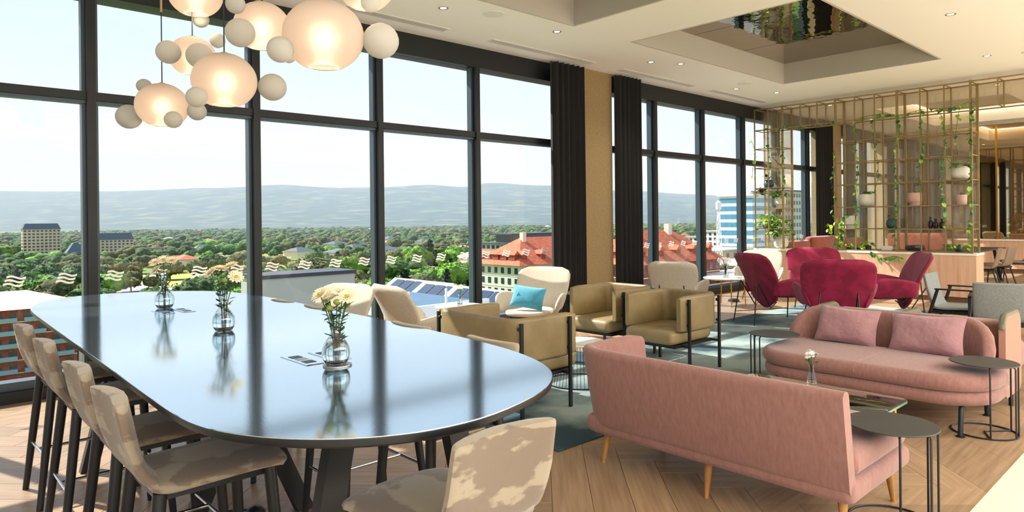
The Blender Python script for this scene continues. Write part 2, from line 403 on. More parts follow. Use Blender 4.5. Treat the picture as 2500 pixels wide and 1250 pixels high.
# ceiling with three recessed coffers
COF = [(1.75, 6.11), (7.25, 11.6), (15.9, 20.2)]; CY0, CY1 = 3.07, 5.48
cm = MB()
cm.box(-8, XB+.3, CY1, YW+.25, ZC, ZC+.2); cm.box(-8, XB+.3, -8.5, CY0, ZC, ZC+.2)
xs = [-8]+[q for c_ in COF for q in c_]+[XB+.3]
for i in range(0, len(xs), 2): cm.box(xs[i], xs[i+1], CY0, CY1, ZC, ZC+.2)
ceil = struct(cm.obj('ceiling', M['ceiling'], smooth=0))
for i, (a, b) in enumerate(COF):
    z2 = 4.17
    w_ = MB()
    w_.box(a-.02, a+.012, CY0-.02, CY1+.02, ZC-.001, z2+.1); w_.box(b-.012, b+.02, CY0-.02, CY1+.02, ZC-.001, z2+.1)
    w_.box(a+.012, b-.012, CY0-.02, CY0+.012, ZC-.001, z2+.1); w_.box(a+.012, b-.012, CY1-.012, CY1+.02, ZC-.001, z2+.1)
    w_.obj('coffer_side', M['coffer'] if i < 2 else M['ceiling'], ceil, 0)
    MB().box(a-.05, b+.05, CY0-.05, CY1+.05, z2+.09, z2+.12).obj('coffer_backing', M['dark_reveal'], ceil, 0)
    n_ = 3; x0 = a+.02; wd = (b-a-.04)/n_
    for q in range(n_):
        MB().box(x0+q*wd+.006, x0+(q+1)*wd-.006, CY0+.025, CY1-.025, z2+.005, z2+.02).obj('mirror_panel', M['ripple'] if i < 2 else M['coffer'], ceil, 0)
# dropped lip and warm light strip of the far coffer
a, b = COF[2]
cv = MB(); 
for (x0, x1, y0, y1) in ((a+.1, b-.1, CY1-.09, CY1-.075), (a+.1, b-.1, CY0+.075, CY0+.09), (b-.09, b-.075, CY0+.1, CY1-.1), (a+.075, a+.09, CY0+.1, CY1-.1)): cv.box(x0+.0, x1, y0, y1, ZC+.315, ZC+.325)
st = cv.obj('cove_light_strip', M['led'], ceil, 0)
# walls
struct(MB().box(XB, XB+.2, -8.5, YW+.25, 0, ZC).obj('wall_far', M['wallpaint'], smooth=0))
struct(MB().box(-8.2, -8, -8.5, YW+.25, 0, .4).obj('wall_rear', M['wallpaint'], smooth=0))
struct(MB().box(-8, XB, -8.6, -8.4, 0, .3).box(-8, XB, -8.6, -8.4, 3.6, ZC).obj('wall_opposite', M['wallpaint'], smooth=0))
struct(MB().box(7.8, 8.62, 6.93, YW+.3, 0, ZC).obj('wall_pier', M['pier'], smooth=0))
struct(MB().box(16.95, 17.8, 6.93, YW+.3, 0, ZC).obj('wall_pier_far', M['pier'], smooth=0))
struct(MB().box(-8, XB, YW+.18, YW+.4, 3.6, ZC+.2).obj('wall_window_head', M['frame'], smooth=0))
# windows: one per bay, each with its mullions, rails and panes
def wave_decal(x, z):
    m_ = MB()
    for k in range(3):
        zz = z+.03-k*.031; w_ = .135; top = []; bot = []
        for i in range(9):
            u = i/8; xx = x-w_/2+w_*u+.012*(1-k); s_ = math.sin(u*2*PI)*.009+.004*math.cos(u*PI)-.012*u*0
            top.append((xx, zz+s_+.0085)); bot.append((xx, zz+s_-.0085))
        P = top+bot[::-1]
        m_.loft([[(px_, YW+.085, pz_) for px_, pz_ in P], [(px_, YW+.088, pz_) for px_, pz_ in P]], True)
    return m_
def window(name, x0, x1, mulls, deco):
    w_ = bpy.data.objects.new(name, None); C.objects.link(w_); struct(w_)
    def bar(nm, *b): MB().box(*b).obj(nm, M['frame'], w_, 0)
    bar('window_head', x0, x1, YW, YW+.17, 3.56, ZC); bar('sill', x0, x1, YW-.03, YW+.17, 0, .10)
    MB().box(x0, x1, YW+.02, YW+.17, .10, .17).obj('sill_bead', M['frame_edge'], w_, 0)
    bar('transom', x0, x1, YW, YW+.15, 2.615, 2.69)
    MB().box(x0, x1, YW+.03, YW+.12, 2.585, 2.615).obj('transom_bead', M['frame_edge'], w_, 0)
    ed = [x0]+mulls+[x1]
    for q in mulls:
        bar('mullion', q-.035, q+.035, YW-.02, YW+.16, .10, 3.56)
        MB().box(q-.065, q+.065, YW+.05, YW+.14, .17, 3.56).obj('mullion_bead', M['frame_edge'], w_, 0)
    for p_, q_ in zip(ed, ed[1:]):
        for z0, z1 in ((.17, 2.585), (2.69, 3.56)):
            MB().box(p_, q_, YW+.09, YW+.102, z0, z1).obj('pane', M['glass'], w_, 0)
        if deco:
            n_ = max(1, round((q_-p_)/.37))
            for k in range(n_):
                wave_decal(p_+(k+.5)*(q_-p_)/n_, 1.02).obj('manifestation_decal', M['decal'], w_, 0)
    return w_
window('window_1', -3.3, 7.8, [-1.65, -.15, 1.35, 2.85, 4.35, 5.87], True)
window('window_2', 8.62, 16.95, [9.95, 11.5, 13.05, 14.6, 16.1], True)
window('window_3', 17.8, XB, [18.6, 19.7], False)
# curtains
def curtain(x0, x1, label, n_):
    m_ = MB(); P = []; per = 26*n_
    pts = [(x0+(x1-x0)*i/per, 6.82+.045*math.sin(2*PI*i/per*n_)+.012*math.sin(i*1.7)) for i in range(per+1)]
    loops = []
    for z in (.02, .6, 1.6, 2.8, 3.80):
        k = 1+.06*math.sin(z*1.3)
        top = [(x, 6.82+(y-6.82)*k, z) for x, y in pts]; loops.append(top+[(x, y+.012, z) for x, y, z in top[::-1]])
    m_.loft(loops, True); o = m_.obj('curtain', M['curtain'], None, 60); tag(o, label, 'curtain', 'dark pleated curtains')
curtain(7.12, 7.80, 'dark pleated curtain left of the gold wall pier, behind the cream chair', 6)
curtain(8.60, 9.22, 'dark pleated full height curtain right of the gold wall pier', 6)
curtain(16.15, 16.93, 'dark pleated curtain in the gap of the brass plant screen, above the rust sofas', 6)
curtain(17.8, 18.25, 'narrow dark curtain seen through the left edge of the large plant screen', 4)
# ------------------------------------------------------------------ ceiling fittings
def slot(x0, x1, label):
    t = thing('ceiling_vent', label, 'air vent', ((x0+x1)/2, 6.62, ZC), 0, 'linear slot vents along the windows')
    l_ = (x1-x0)/2
    MB().box(-l_, l_, -.075, -.06, -.008, -.0005).box(-l_, l_, .06, .075, -.008, -.0005).box(-l_, -l_+.015, -.06, .06, -.008, -.0005).box(l_-.015, l_, -.06, .06, -.008, -.0005).obj('vent_frame', M['white'], t, 0)
    MB().box(-l_+.015, l_-.015, -.06, .06, -.003, -.0005).obj('vent_recess', M['dark_reveal'], t, 0)
    for k in range(3):
        MB().box(-l_+.015, l_-.015, -.040+k*.034, -.030+k*.034, -.008, -.003).obj('vent_slat', M['white'], t, 0)
slot(3.62, 5.05, 'linear slot vent in the ceiling nearest the pendant cluster')
slot(5.75, 7.78, 'linear slot vent in the ceiling above the window left of the gold pier')
slot(8.45, 10.5, 'linear slot vent in the ceiling just right of the gold pier')
slot(11.1, 13.2, 'linear slot vent in the ceiling nearest the brass plant screen')
def downlight(x, y, label):
    t = thing('downlight', label, 'downlight', (x, y, ZC), 0, 'recessed ceiling downlights')
    MB().lathe([(.055, -.004), (.055, -.0005), (.04, -.0005), (.038, -.003)], 18, cap=False).obj('trim_ring', M['brass'], t)
    MB().lathe([(.0005, -.0022), (.036, -.0022)], 18).obj('lamp', M['downlamp'], t)
    l = bpy.data.lights.new('downlight_beam', 'SPOT'); l.energy = DL_E; l.spot_size = 1.9; l.spot_blend = .8; l.color = (1, .93, .84); l.shadow_soft_size = .05
    o = bpy.data.objects.new('downlight_beam', l); C.objects.link(o); o.parent = t; o.location = (0, 0, -.02)
DL_E = 40
for x, y, w in ((4.5, 5.95, 'between the first two slot vents along the windows'), (6.13, 5.78, 'small brass ringed downlight left of the first coffer corner'), (8.4, 6.0, 'beside the gold pier curtain, in front of the slot vents'), (8.85, 5.78, 'between the large mirrored coffer and the slot vents'),
                (11.35, 6.25, 'between the two slot vents nearest the plant screen'), (12.3, 5.95, 'above the window side end of the brass plant screen'), (9.1, 2.3, 'near the right hand edge of the mirrored coffer'), (11.9, 2.55, 'right of the coffer corner, next to a round speaker')):
    downlight(x, y, ('recessed brass ringed downlight ' if not w.startswith('small') else '')+w)
for x, y in ((14.6, 5.9), (17.5, 6.1), (14.7, 3.0), (14.7, 1.5), (17.5, 2.3), (20.3, 2.3)):  # extra downlights added to brighten the dark farther room
    downlight(x, y, 'added downlight brightening the farther room beyond the brass screen')
for x, y, w in ((5.05, 5.75, 'white round ceiling speaker left, by the first coffer corner'), (12.1, 2.05, 'white round ceiling speaker at right, above the plant screen'), (11.0, 5.9, 'faint white round ceiling speaker beyond the mirrored coffer')):
    t = thing('ceiling_speaker', w, 'speaker', (x, y, ZC), 0, 'round ceiling speakers')
    MB().lathe([(.125, -.001), (.122, -.008), (.11, -.009), (.0005, -.009)], 28).obj('speaker_grille', M['white'], t)
# ------------------------------------------------------------------ bar table
def superpoly(cx_, hw, y0, y1, b, ex=2.5, n=22):
    P = []
    for i in range(n+1):
        a = PI*i/n; c_ = math.cos(a); s_ = math.sin(a)
        P.append((cx_+hw*math.copysign(abs(c_)**(2/ex), c_), y1-b+b*abs(s_)**(2/ex)))
    for i in range(n+1):
        a = PI+PI*i/n; c_ = math.cos(a); s_ = math.sin(a)
        P.append((cx_+hw*math.copysign(abs(c_)**(2/ex), c_), y0+b-b*abs(s_)**(2/ex)))
    return P
ZT = .945
bt = thing('bar_table', 'long black oak high table with rounded ends reflecting the sky', 'table', (1.32, 3.75, 0))
OUT = [(.66,5.15),(.635,4.05),(.62,3.2),(.605,2.5),(.60,2.1),(.62,1.90),(.675,1.75),(.765,1.62),(.89,1.515),(1.05,1.45),(1.26,1.445),(1.53,1.525),(1.70,1.64),(1.81,1.78),(1.90,2.0),(1.96,2.32),(2.01,3.0),(2.035,3.9),(2.045,4.8),(2.02,5.3),(1.90,5.66),(1.71,5.87),(1.46,6.02),(1.19,6.08),(.95,6.0),(.77,5.74),(.69,5.45)]
cl = OUT[-2:]+OUT+OUT[:2]; sp_ = []
for i in range(2, len(cl)-2):
    for k in range(4):
        t_ = k/4; a, b_, c_, d = (Vector(q) for q in cl[i-1:i+3]); sp_.append(tuple(.5*((2*b_)+(-a+c_)*t_+(2*a-5*b_+4*c_-d)*t_*t_+(-a+3*b_-3*c_+d)*t_**3)))
P = [(x*1.009-1.32, y*1.009-3.75) for x, y in sp_]
def sc_(P, k): return [(x*(1-k/.715), y*(1-k/2.34)) for x, y in P]
MB().loft([[(x, y, ZT-.002) for x, y in sc_(P, .002)], [(x, y, ZT) for x, y in sc_(P, .003)]]).obj('tabletop', M['tabletop'], bt, 20)
MB().loft([[(x, y, ZT-.022) for x, y in sc_(P, .002)], [(x, y, ZT-.004) for x, y in P], [(x, y, ZT-.002) for x, y in sc_(P, .001)]]).obj('table_edge', M['edgeblack'], bt, 50)
MB().loft([[(x, y, ZT-.036) for x, y in sc_(P, .03)], [(x, y, ZT-.022) for x, y in sc_(P, .002)]]).obj('bevelled_underside', M['tableedge'], bt, 50)
MB().box(-.5, .5, -1.75, -1.65, ZT-.075, ZT-.036).box(-.5, .5, 1.0, 1.1, ZT-.075, ZT-.036).box(-.06, .06, -1.7, 1.05, ZT-.075, ZT-.036).obj('under_frame', M['black'], bt, 0)
def slanted(x0, y0, x1, y1, a=.045, b_=.028):
    d = Vector((x1-x0, y1-y0, 0)); m_ = MB(); lp = []
    for (x, y, z) in ((x1, y1, 0), (x0, y0, ZT-.06)):
        lp.append([(x-a, y-b_, z), (x+a, y-b_, z), (x+a, y+b_, z), (x-a, y+b_, z)])
    return m_.loft(lp)
for x0, y0, x1, y1 in ((-.20, -1.70, -.42, -1.78), (.22, -1.70, .44, -1.66), (-.10, -.36, .27, -.40), (.1, -.36, -.3, -.34), (-.22, 1.05, -.44, 1.02), (.20, 1.36, .40, 1.45)):
    slanted(x0, y0, x1, y1).obj('leg', M['black'], bt, 0)
MB().box(-.03, .03, -.40, .40, .30, .84).obj('cable_riser', M['black'], bt, 0)
for y, dx in ((-1.18, 0), (.83, .04)):
    for x in (-.105+dx, .015+dx):
        pp = MB().rbox(x-.037, x+.037, y-.12, y+.12, ZT, ZT+.003, .0012, 1).obj('power_panel', M['tabletop'], bt, 0)
        for k in range(3):
            MB().box(x-.022, x+.022, y-.085+k*.06, y-.085+k*.06+.045, ZT+.003, ZT+.0042).obj('socket_cover', M['steel'] if k == 1 else M['edgeblack'], pp, 0)
# ------------------------------------------------------------------ bar stools
def shell_rows(prof, hwf, ht, bowf):
    # prof: list of (x, z); builds rows along the profile with y as the lateral axis
    rows = []; m_ = len(prof)
    for i, (x, z) in enumerate(prof):
        a = Vector((prof[max(i-1, 0)][0], 0, prof[max(i-1, 0)][1])); b_ = Vector((prof[min(i+1, m_-1)][0], 0, prof[min(i+1, m_-1)][1]))
        d = (b_-a).normalized(); nor = Vector((-d.z, 0, d.x)); t = i/(m_-1)
        h = ht*(1 if 0 < i < m_-1 else .35)
        rows.append(((x, 0, z), (0, 1, 0), nor, hwf(t), h, bowf(t)))
    return rows
def smoothpath(ctrl, n):
    # Catmull-Rom through control points
    P = [Vector(c_) for c_ in ctrl]; P = [2*P[0]-P[1]]+P+[2*P[-1]-P[-2]]; o = []
    for i in range(1, len(P)-2):
        for k in range(n):
            t = k/n; a, b_, c_, d = P[i-1], P[i], P[i+1], P[i+2]
            o.append(tuple(.5*((2*b_)+(-a+c_)*t+(2*a-5*b_+4*c_-d)*t*t+(-a+3*b_-3*c_+d)*t**3)))
    o.append(tuple(P[-2])); return o
def make_stool(label, group, loc, rz):
    t = thing('bar_stool', label, 'bar stool', loc, rz, group)
    prof = smoothpath([(.245, .655), (.225, .668), (.12, .672), (-.05, .667), (-.15, .668), (-.195, .700), (-.215, .76), (-.232, .85), (-.248, .935), (-.250, .952)], 5)
    def hw(t_): 
        w_ = .202-.026*t_
        if t_ < .06: w_ *= .86+.14*math.sqrt(max(0, 1-((.06-t_)/.06)**2))
        if t_ > .9: w_ *= .80+.20*math.sqrt(max(0, 1-((t_-.9)/.1)**2))
        return w_
    MB().slab(shell_rows(prof, hw, .023, lambda q: .012 if q < .5 else .030*min(1, (q-.5)*4)), 22, .55).obj('seat_shell', M['stool_fabric'], t, 60)
    MB().box(-.17, .19, -.155, .155, .615, .643).obj('seat_frame', M['blackwood'], t, 0)
    for sx_ in (-1, 1):
        for sy in (-1, 1):
            top = (.19 if sx_ > 0 else -.165, sy*.165, .645); bot = (.235 if sx_ > 0 else -.235, sy*.205, 0)
            MB().tube([bot, tuple((Vector(bot)+Vector(top))/2), top], [.0155, .020, .022], 12).obj('leg', M['blackwood'], t, 50)
    bars = MB(); z = .27
    def lp(s_, y_): return ((.216 if s_ > 0 else -.206), y_*.19, z)
    bars.tube([lp(1, -1), lp(1, 1)], .008, 8); bars.tube([lp(-1, -1), lp(-1, 1)], .008, 8); bars.tube([(.216, 0, z), (-.206, 0, z)], .008, 8)
    bars.obj('footrest', M['chrome'], t, 50)
    return t
LS = ['nearest the camera on the long table left side', 'second from the camera on the long table left side', 'third from the camera on the long table left side', 'farthest on the left side of the long table']
st0 = make_stool('mottled taupe bar stool, '+LS[0], 'bar stools on the left side of the table', (.79, 2.50, 0), 0)
for k, y in enumerate((3.07, 3.83, 4.50)):
    dup(st0, (.80, y, 0), R.uniform(-.03, .03), 'mottled taupe bar stool, '+LS[k+1])
RS = ['second from the camera on the long table right side', 'third from the camera on the long table right side', 'farthest on the right side of the long table', 'nearest the camera on the long table right side']
for k, y in enumerate((3.02, 4.08, 4.62, 2.36)):
    dup(st0, (1.765, y, 0), PI, 'taupe bar stool barely showing, '+RS[k], 'bar stools on the right side of the table')
dup(st0, (1.18, 1.585, 0), PI/2, 'mottled taupe bar stool seen from behind at the near end of the long table', 'bar stool at the near table end')
# floor power pods with cable
def pod(x, y, label, r=.07):
    t = thing('floor_power_pod', label, 'floor pod', (x, y, 0), 0, 'domed black floor pods')
    MB().lathe([(r, 0), (r, .012), (r*.92, .035), (r*.6, .052), (.001, .058)], 20).obj('dome', M['black'], t)
    MB().lathe([(r*1.06, 0), (r*1.06, .006), (r, .007)], 20, cap=False).obj('rim', M['steel'], t)
pod(1.36, 3.42, 'domed black floor pod under the long table', .05); pod(.36, 5.9, 'domed black floor pod by the window at the left edge', .06)
pod(11.0, 6.15, 'dark domed floor pod in the sun beside the marble table', .10)
tb = MB().tube([(1.36, 3.45, .03), (1.30, 3.55, .012), (1.18, 3.60, .012), (1.12, 3.52, .012), (1.22, 3.44, .012), (1.26, 3.58, .05), (1.30, 3.7, .28)], .006, 6).obj('power_cable', M['black'], None, 60)
tag(tb, 'coiled black power cable on the floor under the long table', 'cable')
# ------------------------------------------------------------------ vases and flowers on the bar table
def glass_vase(label, loc, s=1.0, group='round bottomed glass vases on the long table'):
    t = thing('glass_vase', label, 'vase', loc, 0, group)
    out = [(.028, 0), (.040, .004), (.050, .022), (.0535, .045), (.050, .068), (.038, .090), (.024, .108), (.0165, .130), (.0145, .150), (.0165, .175), (.0215, .192)]
    inn = [(r-.0022, z) for r, z in out[::-1] if z > .004]+[(.026, .006), (.0005, .006)]
    MB().lathe([(.0005, 0)]+out+[(.0205, .193)]+inn, 28, cap=False).obj('vase_body', M['vase'], t).scale = (s, s, s)
    MB().lathe([(.0005, .0065), (.036, .008), (.0468, .024), (.0505, .045), (.047, .066), (.036, .086), (.0005, .086)], 24, cap=False).obj('water', M['water'], t).scale = (s, s, s)
    return t
def flower_head(mb, c, d, r, layers, n):
    d = Vector(d).normalized(); a = d.orthogonal().normalized(); b_ = d.cross(a); c = Vector(c)
    for l_ in range(layers):
        el = .10+l_*.30; rr = r*(1-.2*l_)
        for i in range(n-2*l_):
            th = 2*PI*(i+.5*l_)/(n-2*l_)+R.uniform(-.1, .1); u = a*math.cos(th)+b_*math.sin(th); v = d.cross(u)
            tip = c+u*rr*math.cos(el)+d*rr*math.sin(el); w_ = rr*.20
            mid = c+u*rr*.55*math.cos(el*.7)+d*(rr*.55*math.sin(el*.7)+.0015)
            mb.add([c, mid-v*w_, tip-v*w_*.35, tip+v*w_*.35, mid+v*w_, mid+d*.0016], [(0,1,5), (0,5,4), (1,2,5), (2,3,5), (3,4,5), (1,0,4,3,2)], 0)
def mum(label, base, tip, r=.026, bud=False, group='cream chrysanthemums in the table vases', pet='petal'):
    t = thing('chrysanthemum', label, 'flower', base, 0, group)
    tp = Vector(tip)-Vector(base); mid = tp*.55+Vector((tp.x*-.18, tp.y*-.18, 0))
    pts = smoothpath([(0, 0, 0), tuple(mid), tuple(tp)], 5)
    MB().tube(pts, .0022, 6).obj('stem', M['stem'], t, 60)
    d = ((tp-mid).normalized()-fw*R.uniform(.2, .8)+rt*R.uniform(-.5, .5)).normalized()
    if bud:
        MB().ball(tp, r*.36, (1, 1, .85), 10).obj('bud', M['bud'], t)
    else:
        h = MB(); flower_head(h, tp, d, r, 3, 15); h.obj('flower_head', M[pet], t, 0)
        MB().ball(tp+d*.004, r*.30, (1, 1, .6), 8).obj('flower_centre', M['centre'], t)
    lv = MB()
    for k in range(8):
        p = Vector(pts[3+k % 7]); a = R.uniform(0, 6.28); u = Vector((math.cos(a), math.sin(a), R.uniform(-.3, .9))); v = Vector((-u.y, u.x, 0)).normalized()
        lv.add([p, p+u*.020-v*.010, p+u*.042+Vector((0, 0, -.004)), p+u*.020+v*.010, p+u*.018+Vector((0, 0, .003))], [(0,1,4), (1,2,4), (2,3,4), (3,0,4), (0,3,2,1)])
    lv.obj('leaves', M['stem'], t, 0)
for n_, (x, y, s, who) in enumerate(((1.262, 2.375, 1.0, 'nearest vase'), (1.262, 3.56, 1.05, 'middle vase'), (1.325, 4.80, 1.12, 'farthest vase'))):
    glass_vase('clear round bottomed glass vase with cream chrysanthemums, '+('standing on a silver coaster nearest the camera', 'in the middle of the long table', 'at the window end of the long table')[n_], (x, y, ZT+(.006 if n_ == 0 else .0)), s)
    fl_ = [(-.045, -.02, .275, 0), (-.022, .01, .252, 0), (.046, -.03, .268, 0), (.02, .035, .280, 0), (.015, -.045, .25, 1), (.038, .0, .235, 1), (-.012, -.03, .225, 1), (-.05, .04, .27, 0)]
    if n_ == 1: fl_ = [(-.045, -.01, .30, 0), (-.015, .015, .315, 0), (.05, .0, .275, 0), (.02, .03, .33, 0), (.015, -.03, .26, 1), (-.04, .04, .30, 0)]
    if n_ == 2: fl_ = [(-.04, -.01, .30, 0), (-.01, .015, .315, 0), (.04, .0, .31, 0), (.02, .03, .30, 0), (-.03, -.03, .25, 0), (.03, -.03, .24, 1)]
    for k, (dx, dy, dz, bud) in enumerate(fl_):
        # spread mostly across the camera's view: rt is the sideways direction
        q = rt*dx*(1.15 if n_ == 0 else 1.3)+fw*dy
        mum((('green bud' if bud else 'cream chrysanthemum')+' '+('leftmost', 'left of centre', 'rightmost', 'tallest', 'front low', 'right inner', 'lowest central', 'far left rear')[k]+' of the stems in the '+who), (x+R.uniform(-.006, .006), y+R.uniform(-.006, .006), ZT+.02), (x+q.x, y+q.y, ZT+dz*(1.0 if n_ else 1.0)), .042 if n_ != 0 else .040, bud, 'flowers in the '+who)
cs_ = MB().lathe([(.001, 0), (.054, 0), (.055, .003), (.054, .0055), (.001, .0055)], 30).obj('coaster', M['steel'], None, 40, (1.265, 2.37, ZT+.0002)); tag(cs_, 'round silver coaster under the nearest glass vase', 'coaster')
# ------------------------------------------------------------------ pendant cluster
shade_me = {}
def pendant(label, c, r, bubs):
    t = thing('globe_pendant', label, 'pendant light', c, 0, 'frosted glass globe pendants over the long table')
    prof = [(.36*r, -.80*r)]
    for i in range(1, 22):
        a = -math.acos(.36)*.98+i*(math.acos(.36)*.98+PI/2)/21*1.0
        prof.append((max(r*math.cos(a), .012), .885*r*math.sin(a)))
    inn = [(max(q-.004, .008), z*(.985)) for q, z in prof[::-1]]
    MB().lathe(prof+inn, 40, cap=False).obj('glass_shade', M['shade'], t, 80)
    MB().ball((0, 0, -.05*r), .30*r, (1, 1, 1.1), 14).obj('bulb', M['bulb'], t)
    MB().lathe([(.020, .25*r), (.020, .9*r), (.008, .93*r)], 12).obj('lamp_holder', M['brass'], t)
    MB().tube([(0, 0, .9*r), (0, 0, ZC-c[2])], .0035, 6).obj('cord', M['cord'], t)
    l = bpy.data.lights.new('pendant_glow', 'POINT'); l.energy = 3; l.color = (1, .78, .52); l.shadow_soft_size = .04
    o = bpy.data.objects.new('pendant_glow', l); C.objects.link(o); o.parent = t; o.location = (0, 0, -.75*r)
    for bx, by, bz, br in bubs:
        q = Vector((bx-c[0], by-c[1], bz-c[2])); 
        MB().ball(q, br, (1, 1, .97), 22).obj('glass_bubble', M['bubble'], t, 80)
    return t
pdA = pendant('lowest blush glass globe pendant at left with four white glass bubbles', (1.32, 4.785, 2.267), .163, [(1.164, 4.949, 2.2, .081), (1.244, 4.903, 2.404, .048), (1.335, 4.608, 2.157, .055), (1.497, 4.663, 2.232, .06)])
pendant('blush glass globe pendant in the middle of the cluster with two bubbles', (1.32, 3.674, 2.254), .165, [(1.543, 3.584, 2.234, .075), (1.157, 3.607, 2.139, .053)])
pd_ = pendant('largest looking blush glass globe pendant at right, nearest the camera', (1.32, 2.559, 2.262), .163, [(1.517, 2.439, 2.251, .075), (1.135, 2.56, 2.176, .052)])
pendant('blush glass globe pendant behind the middle one with three bubbles', (1.32, 4.18, 2.477), .13, [(1.158, 4.071, 2.456, .066), (1.296, 3.985, 2.441, .073), (1.438, 4.106, 2.575, .044)])
pendant('pale blush globe pendant touching the large right one, with three bubbles', (1.32, 3.176, 2.434), .13, [(1.177, 3.076, 2.358, .066), (1.172, 3.115, 2.496, .044), (1.443, 3.157, 2.307, .033)])
pendant('blush globe pendant cut by the top edge of the photo, one bubble below', (1.32, 4.118, 2.829), .15, [(1.388, 4.239, 2.719, .048)])
pendant('pale globe pendant barely showing at the top, above the ceiling vent', (1.5, 2.526, 2.50), .12, [(1.457, 2.416, 2.393, .04)])
MB().lathe([(.008, .61), (.008, .86)], 10).obj('cord_sleeve', M['brass'], pdA)
# ------------------------------------------------------------------ rug
rg = MB().rbox(3.15, 11.9, 3.0, 5.12, .0005, .010, .004, 1).obj('rug', M['rug'], None, 0); tag(rg, 'large watercolour teal and grey rug under the leather and crimson chairs', 'rug')
RZ = .010
# ------------------------------------------------------------------ sofas
def leg_taper(a, b_, r0, r1, name, m_, par, n=14): return MB().tube([a, b_], [r0, r1], n).obj(name, m_, par, 50)
ns = thing('sofa', 'pink fabric sofa with oak legs seen from behind in the foreground', 'sofa', (3.45, 1.95, 0))
o_ = (3.45, 1.95)
pth = [(3.74, 2.735)]+[(3.62, 2.735), (3.5, 2.735), (3.4, 2.735)]+arc(3.34, 2.575, .16, PI/2, PI, 8)+[(3.18, 2.575-.16*i) for i in range(1, 8)]+[(3.18, 1.2)]
pth = [(x-o_[0], y-o_[1]) for x, y in pth]
def nsec(i, t):
    z1 = .722; z0 = .235
    if i == 0: z1 = .70
    q = rsec(.088 if 0 < i < len(pth)-1 else .07, z0, z1, .16 if i > 6 else .10)
    return [(u+.018*math.sin(PI*min(1, max(0, (z-z0)/(z1-z0)))), z) for u, z in q]
m_ = MB(); sweep(m_, pth, nsec); m_.obj('backrest', M['pink'], ns, 50)
m_ = MB(); cushion(m_, [(x-o_[0], y-o_[1]) for x, y in rrect(3.14, 3.93, 1.19, 2.78, [.07, .07, .04, .05])], .195, .30, .035); m_.obj('seat_base', M['pink'], ns, 50)
m_ = MB(); cushion(m_, [(x-o_[0], y-o_[1]) for x, y in rrect(3.22, 3.95, 1.20, 2.68, [.08, .05, .03, .10])], .302, .425, .045); m_.obj('seat_cushion', M['pink'], ns, 50)
for x, y, dx, dy in ((3.215, 2.68, .03, -.02), (3.20, 1.96, .03, 0), (3.20, 1.25, .03, .02), (3.85, 2.68, -.03, -.02), (3.86, 1.26, -.02, .02)):
    leg_taper((x-o_[0], y-o_[1], 0), (x-o_[0]+dx, y-o_[1]+dy, .21), .011, .024, 'leg', M['oakleg'], ns)
fs = thing('sofa', 'pink sofa with rounded seat and two mauve cushions, facing the camera', 'sofa', (5.6, 1.95, 0))
o_ = (5.6, 1.95)
def L2(P): return [(x-o_[0], y-o_[1]) for x, y in P]
m_ = MB(); cushion(m_, L2(rrect(5.22, 6.08, 1.13, 2.78, [.10, .34, .36, .12], 10)), .205, .305, .045); m_.obj('seat_base', M['pink'], fs, 50)
m_ = MB(); cushion(m_, L2(rrect(5.20, 6.03, 1.12, 2.79, [.10, .34, .36, .10], 10)), .300, .42, .055); sc2 = m_.obj('seat_cushion', M['pink'], fs, 50)
MB().tube([(-.4005, .005, .355), (-.3985, .005, .372), (-.384, .005, .404), (-.345, .005, .4205), (.40, .005, .4205)], .003, 6).obj('seam', M['mauve'], sc2, 60)
pth = L2(arc(5.83, 1.57, .30, -1.35, 0, 7)+[(6.13, 1.7+.14*i) for i in range(6)]+arc(5.83, 2.46, .30, 0, 1.35, 7))
def fsec(i, t):
    k = min(i, len(pth)-1-i); d = [.30, .16, .085, .04, .012, 0][min(k, 5)]
    return rsec(.085 if k > 0 else .05, .33 if k > 1 else .36, .70-d, .10)
m_ = MB(); sweep(m_, pth, fsec); m_.obj('backrest', M['pink'], fs, 50)
for x, y, bx in ((5.30, 1.31, .13), (5.30, 2.6, .13), (6.0, 1.31, -.06), (6.05, 2.62, -.06), (6.05, 1.95, -.06)):
    MB().tube([(x-o_[0], y-o_[1], .004), (x-o_[0]+bx*.25, y-o_[1], .185), (x-o_[0]+bx*.5, y-o_[1], .215), (x-o_[0]+bx*1.6, y-o_[1], .222)], [.016, .017, .016, .014], 10).obj('leg', M['black'], fs, 60)
    MB().lathe([(.028, 0), (.028, .006), (.018, .010)], 12).obj('foot_pad', M['black'], fs, 40, (x-o_[0], y-o_[1], 0))
bs = thing('sofa', 'pink back-to-back sofa unit with tall side panels at the right edge', 'sofa', (6.75, 1.95, 0))
o_ = (6.75, 1.95)
m_ = MB(); cushion(m_, L2(rrect(6.72, 7.4, 1.30, 2.6, [.2, .05, .05, .2])), .16, .42, .06); m_.obj('seat_cushion', M['pink'], bs, 50)
MB().rbox(-.30, -.06, -.66, .66, .2, .64, .03).obj('backrest', M['pink'], bs, 50)
for y, mt in ((-.70, 'cream'), (0.0, 'taupe'), (.70, 'taupe')):
    q = MB(); P = rrect(-.565, -.05, .10, .665 if mt == 'taupe' else .72, [.12, .10, .05, .08], 6)
    q.loft([[(x, y-.022, z) for x, z in P], [(x, y+.022, z) for x, z in P]]); pn = q.obj('side_panel', M['blush_panel'] if mt == 'cream' else M['olive'], bs, 40)
    q = MB(); P2 = [(x, z+.004) for x, z in P if z > .5]; P2 = sorted(P2)
    q.tube([(x, y, z) for x, z in P2], .024, 6); q.obj('panel_piping', M['olive'], pn, 60)
for x, y in ((-.3, -.70), (.35, -.70), (-.3, .7), (.35, .7)): leg_taper((x, y, 0), (x, y, .17), .016, .016, 'leg', M['black'], bs)
